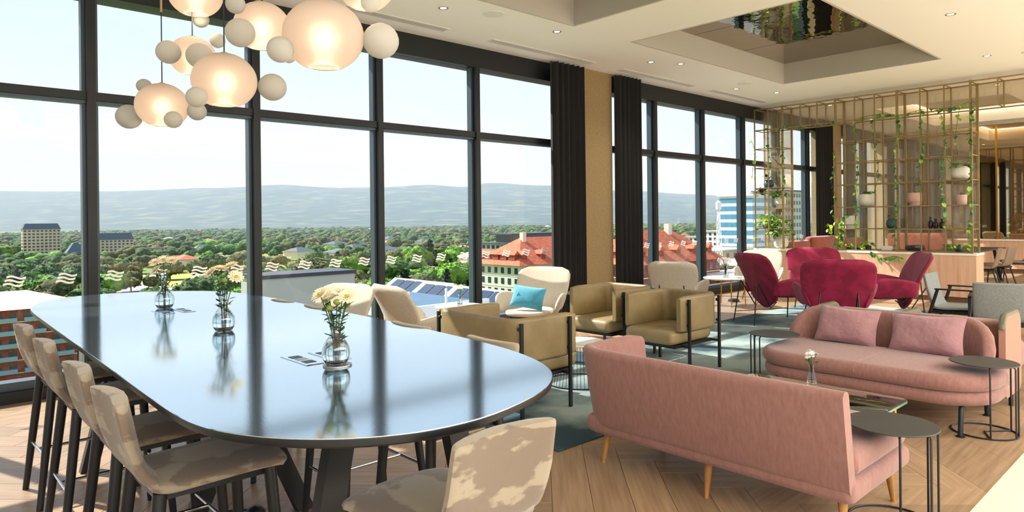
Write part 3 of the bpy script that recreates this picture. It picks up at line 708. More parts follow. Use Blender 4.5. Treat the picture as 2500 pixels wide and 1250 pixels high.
# cushions
def pillow(label, name, mt, loc, w_, h_, t_, rot, group=None, stripes=False):
    m_ = MB(); n = 14; vs = []; fs_ = []
    for s_ in (1, -1):
        for i in range(n+1):
            for j in range(n+1):
                u = -1+2*i/n; v = -1+2*j/n
                k = (max(0, 1-abs(u)**2.6)*max(0, 1-abs(v)**2.6))**.55
                pinch = 1-.075*(1-abs(v)**2)*abs(u)**3; pv = 1-.085*(1-abs(u)**2)*abs(v)**3
                wob = .012*math.sin(5*u+3*v)*k
                vs.append((u*w_/2*pinch, s_*(t_/2*k+wob*.5), v*h_/2*pv))
    for s_ in range(2):
        b_ = s_*(n+1)*(n+1)
        for i in range(n):
            for j in range(n):
                q = (b_+i*(n+1)+j, b_+(i+1)*(n+1)+j, b_+(i+1)*(n+1)+j+1, b_+i*(n+1)+j+1); fs_.append(q if s_ else q[::-1])
    m_.add(vs, fs_); t = thing(name, label, 'cushion', loc, rot, group)
    o = m_.obj('cushion_cover', M[mt], t, 70)
    if stripes:
        for k in range(3):
            MB().tube([(-w_*.22+k*.022, -t_*.40, h_*.14), (-w_*.26+k*.022, -t_*.44, -h_*.02), (-w_*.24+k*.022, -t_*.40, -h_*.16)], .003, 5).obj('stitched_stripe', M['cream_stitch'], t, 60)
    return t
pillow('mauve velvet cushion at the left of the two on the far pink sofa', 'cushion', 'mauve', (5.985, 2.30, .565), .50, .32, .17, (0, -.33, -PI/2+.06), 'mauve cushions on the pink sofa').rotation_euler = (-.38, .04, -PI/2+.05)
pillow('mauve velvet cushion at the right of the two on the far pink sofa', 'cushion', 'mauve', (5.985, 1.70, .56), .54, .32, .17, 0, 'mauve cushions on the pink sofa').rotation_euler = (-.38, -.03, -PI/2-.05)
# ------------------------------------------------------------------ small round side tables with open wire base
def side_table(label, loc, ang, spread):
    t = thing('side_table', label, 'side table', loc, ang, 'black round side tables'); r = .205; zt = .48
    MB().lathe([(.001, zt), (r-.002, zt), (r, zt+.004), (r-.002, zt+.007), (.001, zt+.007)], 40).obj('table_top', M['charcoal'], t, 30)
    w_ = MB(); ri = r-.012
    w_.tube([(ri*math.cos(a), ri*math.sin(a), .006) for a in [i*2*PI/32 for i in range(32)]], .0055, 6, True)
    w_.tube([(ri*math.cos(spread[0]), ri*math.sin(spread[0]), .006), (0, 0, .006), (ri*math.cos(spread[-1]), ri*math.sin(spread[-1]), .006)], .0055, 6)
    w_.obj('base_ring', M['black'], t, 60)
    for a in spread:
        c_, s_ = math.cos(a), math.sin(a)
        MB().tube([(ri*c_, ri*s_, .006), (ri*c_, ri*s_, zt-.015), (ri*.93*c_, ri*.93*s_, zt-.002)], .0055, 6).obj('leg', M['black'], t, 60)
    return t
RT = math.atan2(rt.y, rt.x)
side_table('black round side table in the right foreground, over the end of the nearest sofa', (3.585, 1.175, 0), 0, [RT-1.9, RT-1.1, RT-.55, RT+.12])
side_table('black round side table at the right end of the far pink sofa', (5.535, 1.225, 0), 0, [RT-2.0, RT-1.05, RT-.5, RT+.05])
side_table('black round side table at the left end of the far pink sofa, on the rug', (5.585, 2.745, RZ), 0, [RT+PI+.25, RT+PI-.25, RT+PI+.55, RT+PI-.9])
side_table('dark round side table almost hidden beside the curtain and gold pier', (6.86, 6.26, 0), 0, [RT+PI+.1, RT+PI-.6, RT+PI+.8, RT-.3])
# ------------------------------------------------------------------ glass coffee table between the sofas
gt = thing('coffee_table', 'glass coffee table with green edge and brass legs between the pink sofas', 'coffee table', (4.22, 1.86, 0))
P = rrect(-.26, .26, -.50, .50, .07, 8); zg = .385
q = MB(); q.loft([[(x*.99, y*.99, zg) for x, y in P], [(x, y, zg+.003) for x, y in P], [(x, y, zg+.014) for x, y in P], [(x*.99, y*.99, zg+.017) for x, y in P]]); q.obj('glass_top', M['greenglass'], gt, 40)
q = MB(); q.loft([[(x*1.002, y*1.002, zg+.002) for x, y in P], [(x*1.002, y*1.002, zg+.0155) for x, y in P]], cap=False); q.obj('green_edge', M['glassedge'], gt, 40)
for x, y in ((-.2, -.4), (.2, -.43), (-.2, .4), (.2, .43)):
    MB().tube([(x, y, 0), (x, y, zg)], .011, 10).obj('leg', M['goldbrass'], gt)
fr = MB(); fr.tube([(-.2, -.4, zg-.03), (.2, -.43, zg-.03)], .006, 8); fr.tube([(-.2, .4, zg-.03), (.2, .43, zg-.03)], .006, 8); fr.tube([(.2, -.43, zg-.03), (.2, .43, zg-.03)], .006, 8); fr.tube([(-.2, -.4, zg-.03), (-.2, .4, zg-.03)], .006, 8)
fr.obj('frame_rail', M['goldbrass'], gt)
def small_vase(label, fl, loc, s=1, nfl=9, spread=.04, hgt=.15, group='small flower vases on low tables', pink=True):
    t = thing('bud_vase', label, 'vase', loc, 0, group)
    MB().lathe([(.0005, 0), (.030*s, 0), (.033*s, .01*s), (.030*s, .04*s), (.017*s, .075*s), (.015*s, .10*s), (.021*s, .13*s), (.019*s, .13*s), (.013*s, .10*s), (.015*s, .075*s), (.028*s, .04*s), (.030*s, .012*s), (.0005, .008)], 20, cap=False).obj('vase_body', M['vase'], t)
    f = thing('flower_bunch', fl, 'flowers', (loc[0], loc[1], loc[2]+.012), 0, 'flower bunches in the small vases')
    for k in range(nfl):
        a = R.uniform(0, 6.28); rr = spread*math.sqrt(R.random()); tip = Vector((rr*math.cos(a), rr*math.sin(a), hgt+R.uniform(-.02, .025)+.02*(1-rr/spread)))
        MB().tube([(0, 0, 0), tuple(tip*.6*Vector((.6, .6, 1)).z*Vector((1,1,1)).x if False else (tip.x*.25, tip.y*.25, tip.z*.6)), tuple(tip)], .0018, 5).obj('stem', M['stem'], f, 60)
        h = MB(); flower_head(h, tip, (tip.x*6, tip.y*6, .3), .022*s, 3, 9); h.obj('flower_head', M['petalp'] if (k == 0 and pink) else M['petalw'], f, 0)
    lv = MB()
    for k in range(nfl):
        a = R.uniform(0, 6.28); p = Vector((.02*math.cos(a), .02*math.sin(a), hgt*R.uniform(.65, .9))); u = Vector((math.cos(a), math.sin(a), .5)).normalized(); v = u.cross(Vector((0, 0, 1))).normalized()
        lv.add([p, p+u*.02-v*.008, p+u*.042, p+u*.02+v*.008, p+u*.02+Vector((0, 0, .003))], [(0,1,4), (1,2,4), (2,3,4), (3,0,4), (0,3,2,1)])
    lv.obj('leaves', M['leafdark'], f, 0)
small_vase('small fluted glass vase standing on the glass coffee table', 'white and pink flowers in the small vase on the glass coffee table', (4.46, 1.94, .4025), .95, 11, .035, .165)
# ------------------------------------------------------------------ wire drum tables
def drum(label, loc, r=.30, h=.36):
    t = thing('wire_table', label, 'side table', loc, 0, 'round wire drum tables')
    MB().lathe([(.001, h), (r*.80, h), (r*.81, h+.006), (r*.80, h+.012), (.001, h+.012)], 36).obj('table_top', M['marbletop'], t, 30)
    MB().tube([(r*math.cos(i*2*PI/36), r*math.sin(i*2*PI/36), .006) for i in range(36)], .006, 6, True).obj('base_ring', M['black'], t, 60)
    w_ = MB()
    for i in range(56):
        a = i*2*PI/56; c_, s_ = math.cos(a), math.sin(a)
        w_.tube([(r*c_, r*s_, .006), (r*.86*c_, r*.86*s_, h*.5), (r*.78*c_, r*.78*s_, h)], .0022, 4)
    o = w_.obj('wire', M['black'], t, 0); o['kind'] = 'stuff'
    return t
drum('round wire drum table on the rug in front of the nearest leather chair', (4.62, 4.13, RZ)); drum('round wire drum table among the crimson chairs', (9.72, 3.98, RZ), .25)
# ------------------------------------------------------------------ marble tables with brass legs
def marble_table(label, loc, r=.36):
    t = thing('marble_table', label, 'coffee table', loc, 0, 'white marble tables by the windows'); h = .46
    MB().lathe([(.001, h), (r-.004, h), (r, h+.008), (r-.004, h+.018), (.001, h+.018)], 40).obj('table_top', M['marbletop'], t, 30)
    for k in range(4):
        a = PI/4+k*PI/2; MB().tube([(r*.86*math.cos(a), r*.86*math.sin(a), 0), (r*.78*math.cos(a), r*.78*math.sin(a), h)], [.009, .012], 10).obj('leg', M['goldbrass'], t)
    MB().tube([(r*.76*math.cos(i*2*PI/28), r*.76*math.sin(i*2*PI/28), h-.012) for i in range(28)], .008, 6, True).obj('top_ring', M['goldbrass'], t)
marble_table('white marble table with brass legs between two cream chairs beyond the gold pier', (10.45, 5.98, 0), .38)
marble_table('white marble table by the window behind the nearest leather chair', (5.0, 6.35, 0), .30)
small_vase('glass vase with a full white bouquet on the marble table by the far window', 'full bouquet of white flowers on the marble table by the far window', (10.45, 5.98, .4785), 1.5, 26, .13, .27, pink=False)
small_vase('small vase on the marble table behind the nearest leather chair', 'few white and yellow-green flowers by the window behind the leather chair', (5.0, 6.35, .4785), 1.0, 8, .05, .20, pink=False)
# ------------------------------------------------------------------ wing lounge chairs
def lounge(label, mt, loc, rz, group, sc=1.0, stripes=False):
    t = thing('lounge_chair', label, 'armchair', loc, rz, group)
    # back: a tall tilted shell, narrow at the foot and wide at the shoulders
    n = 18; rows = []
    for i in range(n+1):
        s_ = i/n; z = .21+.77*s_; x = -.26-.34*s_*s_*.55-.14*s_
        hw = .20+.21*math.sin(min(1, s_/.72)*PI/2)
        if s_ < .16: hw *= math.sqrt(max(.03, 1-((.16-s_)/.16)**2))*.55+.45*s_/.16 if s_ > 0 else .22
        if s_ > .84: hw *= .66+.34*math.sqrt(max(0, 1-((s_-.84)/.16)**2))
        d = Vector((-.33*1.1*s_-.14, 0, .77)).normalized(); nor = Vector((d.z, 0, -d.x))
        rows.append(((x, 0, z), (0, 1, 0), nor, hw, .032 if 0 < i < n else .012, .055*min(1, s_*1.6)))
    MB().slab(rows, 24, .5, bv=Vector((.9, 0, -.05))).obj('backrest', M[mt], t, 70)
    P = []
    for i in range(30):
        a = 2*PI*i/30; P.append((.08+.37*math.copysign(abs(math.cos(a))**.75, math.cos(a)), .31*math.copysign(abs(math.sin(a))**.75, math.sin(a))*(1-.10*math.cos(a)*-1)))
    q = MB(); cushion(q, P, .365, .43, .030); q.obj('seat', M[mt], t, 60)
    for s_ in (-1, 1):
        rows = []
        for i in range(13):
            f = i/12; x = -.36+.62*f; zc = .50+.02*math.sin(f*PI)
            hh = .135*(.75+.35*math.sin(min(1, f*1.25)*PI*.5))
            if f > .72: hh *= math.sqrt(max(.02, 1-((f-.72)/.29)**2))
            y = s_*(.335+.11*f)
            rows.append(((x, y, zc), (0, -s_*-.35*1, .94), (0, s_*.94, .35*-1), hh, .028 if 0 < i < 12 else .01, 0))
        MB().slab(rows, 18, .6).obj('armrest', M[mt], t, 70)
        y = s_*.20
        MB().tube([(-.62, y*1.25, 0), (-.545, y, .56), (-.53, y, .585), (-.515, y, .56), (-.31, y*.9, .22), (-.22, y*.9, .30)], .0085, 8).obj('hairpin_leg', M['black'], t, 60)
        MB().tube([(.30, s_*.30, 0), (.26, s_*.22, .36)], .0085, 8).obj('front_leg', M['black'], t, 60)
    fr_ = MB(); fr_.tube([(-.60, -.24, .14), (.285, -.275, .14)], .005, 6); fr_.tube([(-.60, .24, .14), (.285, .275, .14)], .005, 6); fr_.tube([(.26, -.22, .352), (.26, .22, .352)], .007, 6); fr_.tube([(-.22, -.18, .33), (-.22, .18, .33)], .007, 6)
    fr_.obj('leg_stretcher', M['black'], t, 60)
    if stripes:
        for k in range(3): MB().tube([(-.545+.02*k*0+.0, -.20+.03*k-.0, .93-.005*k), (-.470, -.245+.03*k, .83), (-.43, -.285+.03*k+.02, .76)], .004, 5).obj('stitched_stripe', M['cream_stitch'], t, 60)
    t.scale = (sc, sc, sc); return t
GC = 'cream lounge chairs along the windows'
c0 = lounge('striped cream lounge chair turned to the left, behind the long table', 'cream', (2.96, 5.97, 0), PI+.30, GC, .885, True)
lounge('cream lounge chair seen from behind, back to back with the striped one', 'cream', (4.07, 5.72, 0), -.05, GC, .885)
dup(c0, (5.93, 6.06, 0), PI+.42, 'cream lounge chair with a teal cushion in front of the dark curtain')
lounge('cream lounge chair seen from behind, just right of the gold pier', 'cream', (8.75, 5.80, 0), .38, GC, .885)
dup(c0, (11.75, 6.05, 0), PI+.35, 'cream lounge chair half hidden behind the leftmost crimson chair')
pillow('teal cushion with black stitches on the cream chair by the curtain', 'cushion', 'teal', (5.77, 5.98, .54), .44, .29, .15, 0, 'teal cushions', True).rotation_euler = (-.42, .10, PI+.42-PI/2-PI+.0+PI+PI)
pillow('teal cushion on the striped cream chair behind the long table', 'cushion', 'teal', (3.04, 5.94, .54), .42, .28, .15, 0, 'teal cushions').rotation_euler = (-.42, .0, PI+.30+PI/2)
pillow('teal cushion on the cream chair behind the leftmost crimson chair', 'cushion', 'teal', (11.62, 6.0, .54), .42, .28, .15, 0, 'teal cushions').rotation_euler = (-.42, .0, PI+.35+PI/2)
GR = 'crimson velvet chairs grouped in front of the planter'
c1 = lounge('crimson velvet lounge chair at the left of the group of four, back to the window', 'red', (9.34, 4.47, RZ), -.50, GR, 1.0)
dup(c1, (10.5, 4.42, RZ), PI+.62, 'crimson velvet lounge chair farthest of the four, facing the camera before the planter')
dup(c1, (8.60, 3.44, RZ), .45, 'crimson velvet lounge chair with its back to the camera, centre of the four')
dup(c1, (10.05, 3.40, RZ), 2.15, 'crimson velvet lounge chair at the right of the four, seen from its side')
# ------------------------------------------------------------------ tan leather armchairs
def leather(label, loc, rz, w_=.66, dp=.70):
    t = thing('leather_armchair', label, 'armchair', loc, rz, 'tan leather armchairs on the rug')
    h = w_/2; x0 = -dp/2; r = .10
    P = [(dp/2-.02, h-.03), (dp/2-.12, h-.03), (dp/2-.3, h-.03)]+arc(x0+r+.03, h-.03-r, r, PI/2, PI, 7)+[(x0+.03, (h-.13)*(1-2*i/4)) for i in range(1, 4)]+arc(x0+r+.03, -h+.03+r, r, PI, 1.5*PI, 7)+[(dp/2-.3, -h+.03), (dp/2-.12, -h+.03), (dp/2-.02, -h+.03)]
    n = len(P)
    def sec(i, t_): return rsec(.062 if 0 < i < n-1 else .045, .40 if 0 < i < n-1 else .415, .745 if 0 < i < n-1 else .73)
    q = MB(); sweep(q, P, sec); q.obj('backrest_band', M['tan'], t, 55)
    q = MB(); cushion(q, rrect(x0+.06, dp/2+.06, -h+.05, h-.05, .05), .285, .425, .05); q.obj('seat_cushion', M['tan'], t, 55)
    MB().box(x0+.06, dp/2, -h+.06, h-.06, .255, .284).obj('seat_frame', M['black'], t, 0)
    for sx_, x in ((1, dp/2-.12), (-1, x0+.05)):
        for s_ in (-1, 1):
            y = s_*(h+.022); lg = MB().box(x-.013, x+.013, y-.011, y+.011, 0, .715).obj('post', M['black'], t, 0)
            for z in (.47, .67): MB().tube([(x, y-s_*.001, z), (x, y-s_*.030, z)], .015, 10).obj('knob', M['black'], lg, 40)
            MB().box(x-.011, x+.011, min(y, y-s_*.09), max(y, y-s_*.09), .258, .278).obj('bracket', M['black'], lg, 0)
    return t
leather('wide tan leather armchair with its back to the long table', (3.74, 4.15, RZ), 0, .98, .70)
l0 = leather('tan leather armchair nearest the pink sofas, facing the long table', (5.76, 3.90, RZ), PI)
dup(l0, (5.88, 4.76, RZ), PI, 'tan leather armchair nearer the window, beside the other single leather armchair')
# ------------------------------------------------------------------ grey armchairs, right
def greychair(label, loc, rz, mt='grey', arms=True, group='grey armchairs at the right edge', cat='armchair', sh=.43, name='armchair'):
    t = thing(name, label, cat, loc, rz, group)
    prof = smoothpath([(.27, sh-.01), (.24, sh), (.10, sh), (-.10, sh-.012), (-.19, sh+.01), (-.225, sh+.09), (-.26, sh+.22), (-.285, sh+.35), (-.290, sh+.372)], 4)
    def hw(q):
        v = .25
        if q < .06: v *= .88+.12*math.sqrt(max(0, 1-((.06-q)/.06)**2))
        if q > .92: v *= .86+.14*math.sqrt(max(0, 1-((q-.92)/.08)**2))
        return v
    MB().slab(shell_rows(prof, hw, .024, lambda q: .006 if q < .5 else .022), 20, .5, bv=Vector((.8, 0, .2))).obj('seat_shell', M[mt], t, 60)
    MB().box(-.20, .22, -.21, .21, sh-.065, sh-.026).obj('seat_frame', M['blackwood'], t, 0)
    for s_ in (-1, 1):
        y = s_*.275
        if arms:
            MB().tube([(.27, y, 0), (.225, y, .33), (.20, y, .635)], .017, 10).obj('leg', M['blackwood'], t, 60)
            MB().tube([(-.33, y, 0), (-.21, y, .36), (-.13, y, .635)], .018, 10).obj('leg', M['blackwood'], t, 60)
            MB().rbox(-.16, .25, y-.02, y+.02, .635, .652, .008, 2).obj('armrest', M['blackwood'], t, 40)
            MB().box(-.22, .24, min(y, y-s_*.075), max(y, y-s_*.075), sh-.065, sh-.035).obj('side_rail', M['blackwood'], t, 0)
        else:
            MB().tube([(.25, s_*.22, 0), (.20, s_*.18, sh-.04)], [.011, .016], 8).obj('leg', M['blackwood'], t, 60)
            MB().tube([(-.28, s_*.22, 0), (-.17, s_*.18, sh-.04)], [.011, .016], 8).obj('leg', M['blackwood'], t, 60)
    return t
g0 = greychair('grey upholstered armchair with black arms in front of the planter end, facing right', (9.15, 2.28, 0), -1.55)
dup(g0, (8.45, 1.70, 0), .2, 'grey upholstered armchair with its back to the camera behind the pink sofas')
dup(g0, (9.75, 1.55, 0), 2.6, 'grey armchair partly cut by the right edge of the photo')
h0 = greychair('taupe shell chair at the far dark table, nearest the planter', (16.1, 3.55, 0), PI/2+.1, 'taupe', False, 'taupe shell chairs at the far dining table', 'chair', .45, 'dining_chair')
dup(h0, (16.95, 3.50, 0), PI/2-.1, 'taupe shell chair at the far dark table, middle of the near side')
dup(h0, (18.35, 3.45, 0), PI/2+.3, 'taupe shell chair at the far dark table, right end of the near side')
dup(h0, (17.2, 4.75, 0), -PI/2, 'taupe shell chair on the far side of the far dark table')
dt = thing('dining_table', 'long dark dining table behind the planter', 'table', (17.2, 4.10, 0))
MB().rbox(-1.5, 1.5, -.42, .42, .715, .74, .008, 2).obj('tabletop', M['charcoal'], dt, 0)
for x in (-1.2, 1.2):
    for s_ in (-1, 1): MB().tube([(x*1.03, s_*.36, 0), (x*.96, s_*.26, .715)], .04, 4).obj('leg', M['black'], dt, 0)
# ------------------------------------------------------------------ rust banquettes
def banquette(label, x0, x1, y0, y1, zb, back):
    t = thing('banquette', label, 'sofa', ((x0+x1)/2, (y0+y1)/2, 0), 0, 'rust velvet banquettes beyond the plant screen'); a = (x1-x0)/2; b_ = (y1-y0)/2
    MB().rbox(-a, a, -b_, b_, .10, .45, .06).obj('seat', M['rust'], t, 50)
    if back == 'y': MB().rbox(-a, a, b_-.18, b_, .40, zb, .07).obj('backrest', M['rust'], t, 50)
    else: MB().rbox(a-.18, a, -b_, b_, .40, zb, .07).obj('backrest', M['rust'], t, 50)
    MB().box(-a+.05, a-.05, -b_+.05, b_-.05, 0, .11).obj('plinth', M['black'], t, 0)
banquette('rust velvet banquette by the window right behind the narrow plant tower', 14.1, 15.15, 6.15, 6.75, .97, 'y')
banquette('higher rust velvet banquette in front of the far dark curtain', 15.2, 16.6, 6.15, 6.75, 1.04, 'y')
banquette('darker rust velvet banquette at the foot of the far gold pier', 16.7, 18.4, 6.05, 6.75, .95, 'y')
banquette('pale rust banquette against the mirrored far wall, seen through the plant screen', 19.9, 20.72, 5.35, 6.8, 1.0, 'x')
# ------------------------------------------------------------------ planters, brass plant screen
def planter(label, y0, y1):
    t = thing('planter_bench', label, 'planter', (13.62, (y0+y1)/2, 0), 0, 'pale oak planter benches under the brass screen'); h = (y1-y0)/2
    MB().box(-.20, .20, -h+.02, h-.02, 0, .10).obj('plinth', M['grout'], t, 0)
    n = max(1, round((y1-y0)/.76)); w_ = (y1-y0)/n
    for k in range(n):
        MB().box(-.235, -.215, -h+k*w_+.0015, -h+(k+1)*w_-.0015, .09, .80).obj('front_panel', M['wood_pink'], t, 0)
    MB().box(-.215, .235, -h, h, .09, .795).obj('body', M['wood_pink'], t, 0)
    MB().rbox(-.245, .245, -h-.01, h+.01, .80, .838, .004, 1).obj('stone_top', M['whitetop'], t, 0)
planter('short pale oak planter bench by the window under the narrow plant tower', 6.31, 7.0)
planter('long pale oak planter bench behind the crimson chairs', 3.05, 5.36)
XF, XK = 13.40, 13.82
scr = thing('plant_screen', 'tall brass grid screen with climbing plants and pots dividing the room', 'screen', (13.61, 4.9, 0))
OX, OY = 13.61, 4.9
def bar(name, x0, y0, z0, x1, y1, z1, w_, mt='brass'):
    x0, x1 = sorted((x0, x1)); y0, y1 = sorted((y0, y1)); z0, z1 = sorted((z0, z1)); h = w_/2
    return MB().box(x0-OX-h, x1-OX+h, y0-OY-h, y1-OY+h, z0-h, z1+h).obj(name, M[mt], scr, 0)
ZB, ZU, ZTP = .85, 3.30, 3.74
lefty = [6.97, 6.68, 6.37]; righty = [5.32, 4.97, 4.62, 4.24, 3.87, 3.50, 3.11]; upy = [6.0, 5.67, 2.73, 2.35, 1.97, 1.59, 1.2, .8]
for x in (XF, XK):
    for y in lefty+righty: bar('post', x, y, ZB, x, y, ZTP, .036 if y in (6.37, 5.32, 4.24, 3.11) else .021)
    for y in upy: bar('post', x, y, ZU, x, y, ZTP, .021)
    for z in (ZU, ZTP): bar('rail', x, 6.97, z, x, .8, z, .022)
    for z in (1.25, 1.66, 2.09, 2.51, 2.91):
        bar('rail', x, 6.97, z, x, 6.37, z, .018); bar('rail', x, 5.32, z, x, 3.11, z, .018)
    bar('rail', x, 6.97, ZB, x, 6.37, ZB, .018); bar('rail', x, 5.32, ZB, x, 3.11, ZB, .018)
for y in lefty+righty+upy:
    for z in (ZU, ZTP)+(() if y in upy else (1.25, 1.66, 2.09, 2.51, 2.91)): bar('tie_bar', XF+.012, y, z, XK-.012, y, z, .016)
M['screenglass'] = clear_mat('bronze_tinted_glass', (.88, .83, .74, 1), ior=1.5, diffuse=.20, dcol=(.80, .70, .56, 1))
def pane(y0, y1, z0, z1): MB().box(XK+.03-OX, XK+.04-OX, min(y0, y1)-OY, max(y0, y1)-OY, z0, z1).obj('glass_pane', M['screenglass'], scr, 0)
pane(6.37, 7.0, ZB, ZU-.02); pane(3.11, 5.32, ZB, ZU-.02); pane(.8, 7.0, ZU, ZTP)
# leaves
def leaf_mesh(name, mt, s):
    v = [(0,0,0), (.30,.36,.05), (.62,.36,.02), (1,0,-.10), (.62,-.36,.02), (.30,-.36,.05), (.30,0,-.02), (.62,0,-.05), (-.06,.22,.03), (-.06,-.22,.03)]
    return MB().add([(x*s, y*s, z*s) for x, y, z in v], [(0,6,1,8), (0,9,5,6), (6,7,2,1), (6,5,4,7), (7,3,2), (7,4,3)]).mesh(name, M[mt], 0)
LF = {k: leaf_mesh('leaf', k, .085) for k in ('leaf', 'leafdark', 'leaflime')}
VG = 'trailing vines on the brass screen'
def vine(label, pts, dens, kinds=('leaf', 'leafdark'), big=1.0):
    pts = smoothpath(pts, 7); base = pts[0]
    t = thing('trailing_vine', label, 'vine', base, 0, VG)
    loc = [tuple(Vector(p)-Vector(base)) for p in pts]
    MB().tube(loc, .004, 5).obj('stem', M['stem'], t, 60)
    acc = 0
    for a, b_ in zip(loc, loc[1:]):
        d = (Vector(b_)-Vector(a)).length; acc += d*dens
        while acc > 0:
            acc -= R.uniform(.6, 1.4); f = R.random(); p = Vector(a).lerp(Vector(b_), f)
            o = link('leaf', LF[R.choice(kinds)], t, p, (R.uniform(-.5, .5), R.uniform(.3, 1.25), R.uniform(PI*.55, PI*1.45)), R.uniform(.55, 1.15)*big)
def hang(label, y, z0, z1, dens=13, kinds=('leaf', 'leafdark'), x=XF-.03, sway=.05, big=1.0):
    n = max(3, int(abs(z0-z1)/.3)); vine(label, [(x+R.uniform(-.02, .02), y+R.uniform(-sway, sway), z0+(z1-z0)*i/n) for i in range(n+1)], dens, kinds, big)
for y, z0, z1, d, w_ in ((6.66, 3.32, 2.2, 9, 'down the middle post of the narrow tower'), (6.36, 3.35, 2.05, 15, 'down the right post of the narrow tower'), (6.97, 3.1, 2.3, 7, 'on the outer left post of the narrow tower'),
                (5.36, 2.75, .95, 11, 'down the left edge of the wide screen'), (4.95, 3.3, 1.3, 12, 'down the second post of the wide screen'), (4.60, 3.3, 1.9, 7, 'down the third post of the wide screen'), (4.25, 3.3, .95, 15, 'down the thick fourth post of the wide screen'),
                (3.87, 3.35, 1.9, 17, 'down the fifth post of the wide screen'), (3.52, 3.35, 1.25, 15, 'down the sixth post of the wide screen'), (3.12, 3.45, .95, 18, 'down the right edge post of the wide screen'), (3.3, 3.3, 2.5, 8, 'in the rightmost upper cells of the screen')):
    hang('green heart leaved vine hanging '+w_, y, z0, z1, d)
hang('dense dark pothos climbing the left foot of the wide screen', 5.25, 1.5, .9, 60, ('leafdark', 'leaflime', 'leaf'), XF+.1, .08, 1.3)
hang('lime leaved vine spilling left at the foot of the wide screen', 5.42, 1.35, 1.2, 50, ('leaflime',), XF-.05, .12)
vine('vine creeping along the upper rail above the doorway gap', [(XF, 6.5, 3.30), (XF, 6.2, 3.33), (XF, 5.9, 3.30), (XF, 5.5, 3.32), (XF, 5.2, 3.34)], 9)
vine('vine creeping along the upper rail from the third post to the right edge', [(XF, 4.9, 3.33), (XF, 4.5, 3.36), (XF, 4.2, 3.30), (XF, 3.8, 3.36), (XF, 3.4, 3.33), (XF, 3.1, 3.4)], 16)
vine('thin vine looping between the lower right cells', [(XF, 3.5, 2.5), (XF-.02, 3.3, 2.3), (XF, 3.1, 2.45)], 7)
# pots with plants
def foliage(t, z, n, spread, hgt, kinds, sc, droop=0):
    q = MB(); mts = [M[k] for k in kinds]
    for k in range(n):
        a = R.uniform(0, 6.283); el = R.uniform(.15, 1.3); rr = spread*R.uniform(.3, 1)
        p = Vector((rr*math.cos(a)*math.cos(el*.6), rr*math.sin(a)*math.cos(el*.6), z+hgt*math.sin(el)*R.uniform(.4, 1)-droop*rr*rr*R.uniform(0, 6)))
        me = LF['leaf']; rot = Matrix.Rotation(a, 4, 'Z') @ Matrix.Rotation(R.uniform(-.6, .8), 4, 'Y') @ Matrix.Rotation(R.uniform(-.7, .7), 4, 'X')
        q.add([p+(rot @ (v.co*sc*R.uniform(.9, 1.1))) for v in me.vertices], [list(f.vertices) for f in me.polygons], k % len(mts))
    o = q.obj('foliage', mts, t, 0); o['kind'] = 'stuff'
def pot(label, y, z, r, h, mt, shape='cup', plant=None, x=13.6, plate=True):
    t = thing('plant_pot', label, 'plant pot', (x, y, z), 0, 'ceramic pots on the brass screen')
    if shape == 'bowl': prof = [(.45*r, 0), (.8*r, .10*h), (r, .45*h), (.97*r, .8*h), (.95*r, h)]
    elif shape == 'round': prof = [(.5*r, 0), (.9*r, .2*h), (r, .5*h), (.88*r, .8*h), (.6*r, h)]
    elif shape == 'foot': prof = [(.72*r, 0), (.72*r, .22*h), (.80*r, .27*h), (r, .35*h), (r, h)]
    elif shape == 'vase': prof = [(.6*r, 0), (r, .35*h), (.8*r, .62*h), (.35*r, .74*h), (.35*r, .9*h), (.55*r, h)]
    else: prof = [(.86*r, 0), (.93*r, .1*h), (r, h)]
    MB().lathe([(.0005, 0)]+prof+[(prof[-1][0]*.9, h), (prof[-1][0]*.86, h*.85), (.0005, h*.85)], 26, cap=False).obj('pot_body', M[mt], t, 50)
    if plant:
        MB().lathe([(.0005, h*.86), (prof[-1][0]*.86, h*.86)], 20).obj('soil', M['soil'], t, 0)
        foliage(t, h*.88, *plant)
    if plate and z > .9: MB().box(XF-OX, XK-OX, y-.17-OY, y+.17-OY, z-.0095, z-.0005).obj('shelf_plate', M['brass'], scr, 0)
    return t
A, B_, Lm = ('leaf',), ('leafdark', 'leaf'), ('leaflime', 'leaf')
pot('teal round pot with dark red tipped plant high on the narrow tower', 6.77, 2.10, .105, .17, 'pott', 'round', (10, .12, .16, ('leafdark', 'soil'), .9))
pot('white footed pot with a bushy plant on the narrow tower', 6.53, 1.68, .115, .22, 'potw', 'foot', (50, .20, .16, B_, .8))
pot('cream round pot with a trailing lime plant on the narrow tower', 6.83, 1.26, .11, .17, 'potw', 'round', (110, .26, .22, Lm, .95, 1.6))
pot('large white bowl with a big dark leafy plant on the short planter', 6.52, .84, .15, .24, 'potw', 'round', (120, .26, .46, B_, .95), 13.6)
pot('hanging brown leaved plant in a small pot at the left edge of the narrow tower', 6.94, 2.0, .05, .08, 'potd', 'cup', (22, .10, .05, ('soil', 'leaflime'), .9, 4))
pot('wide white bowl pot with a leafy plant in the second bay of the wide screen', 4.83, 1.66, .165, .24, 'potw', 'bowl', (22, .13, .10, A, .8))
pot('white footed pot low in the first bay of the wide screen', 5.14, 1.25, .125, .25, 'potw', 'foot', (20, .12, .10, B_, .8))
pot('dark teal round pot in the third bay of the wide screen', 4.40, 1.25, .105, .19, 'pott', 'round', (12, .10, .16, B_, .7))
pot('blush footed pot in the fourth bay of the wide screen', 4.03, 1.66, .115, .24, 'potp', 'foot', (10, .10, .07, B_, .7))
pot('white round face pot high in the last bay of the wide screen', 3.31, 2.09, .155, .24, 'potw', 'round', (24, .16, .10, B_, .9))
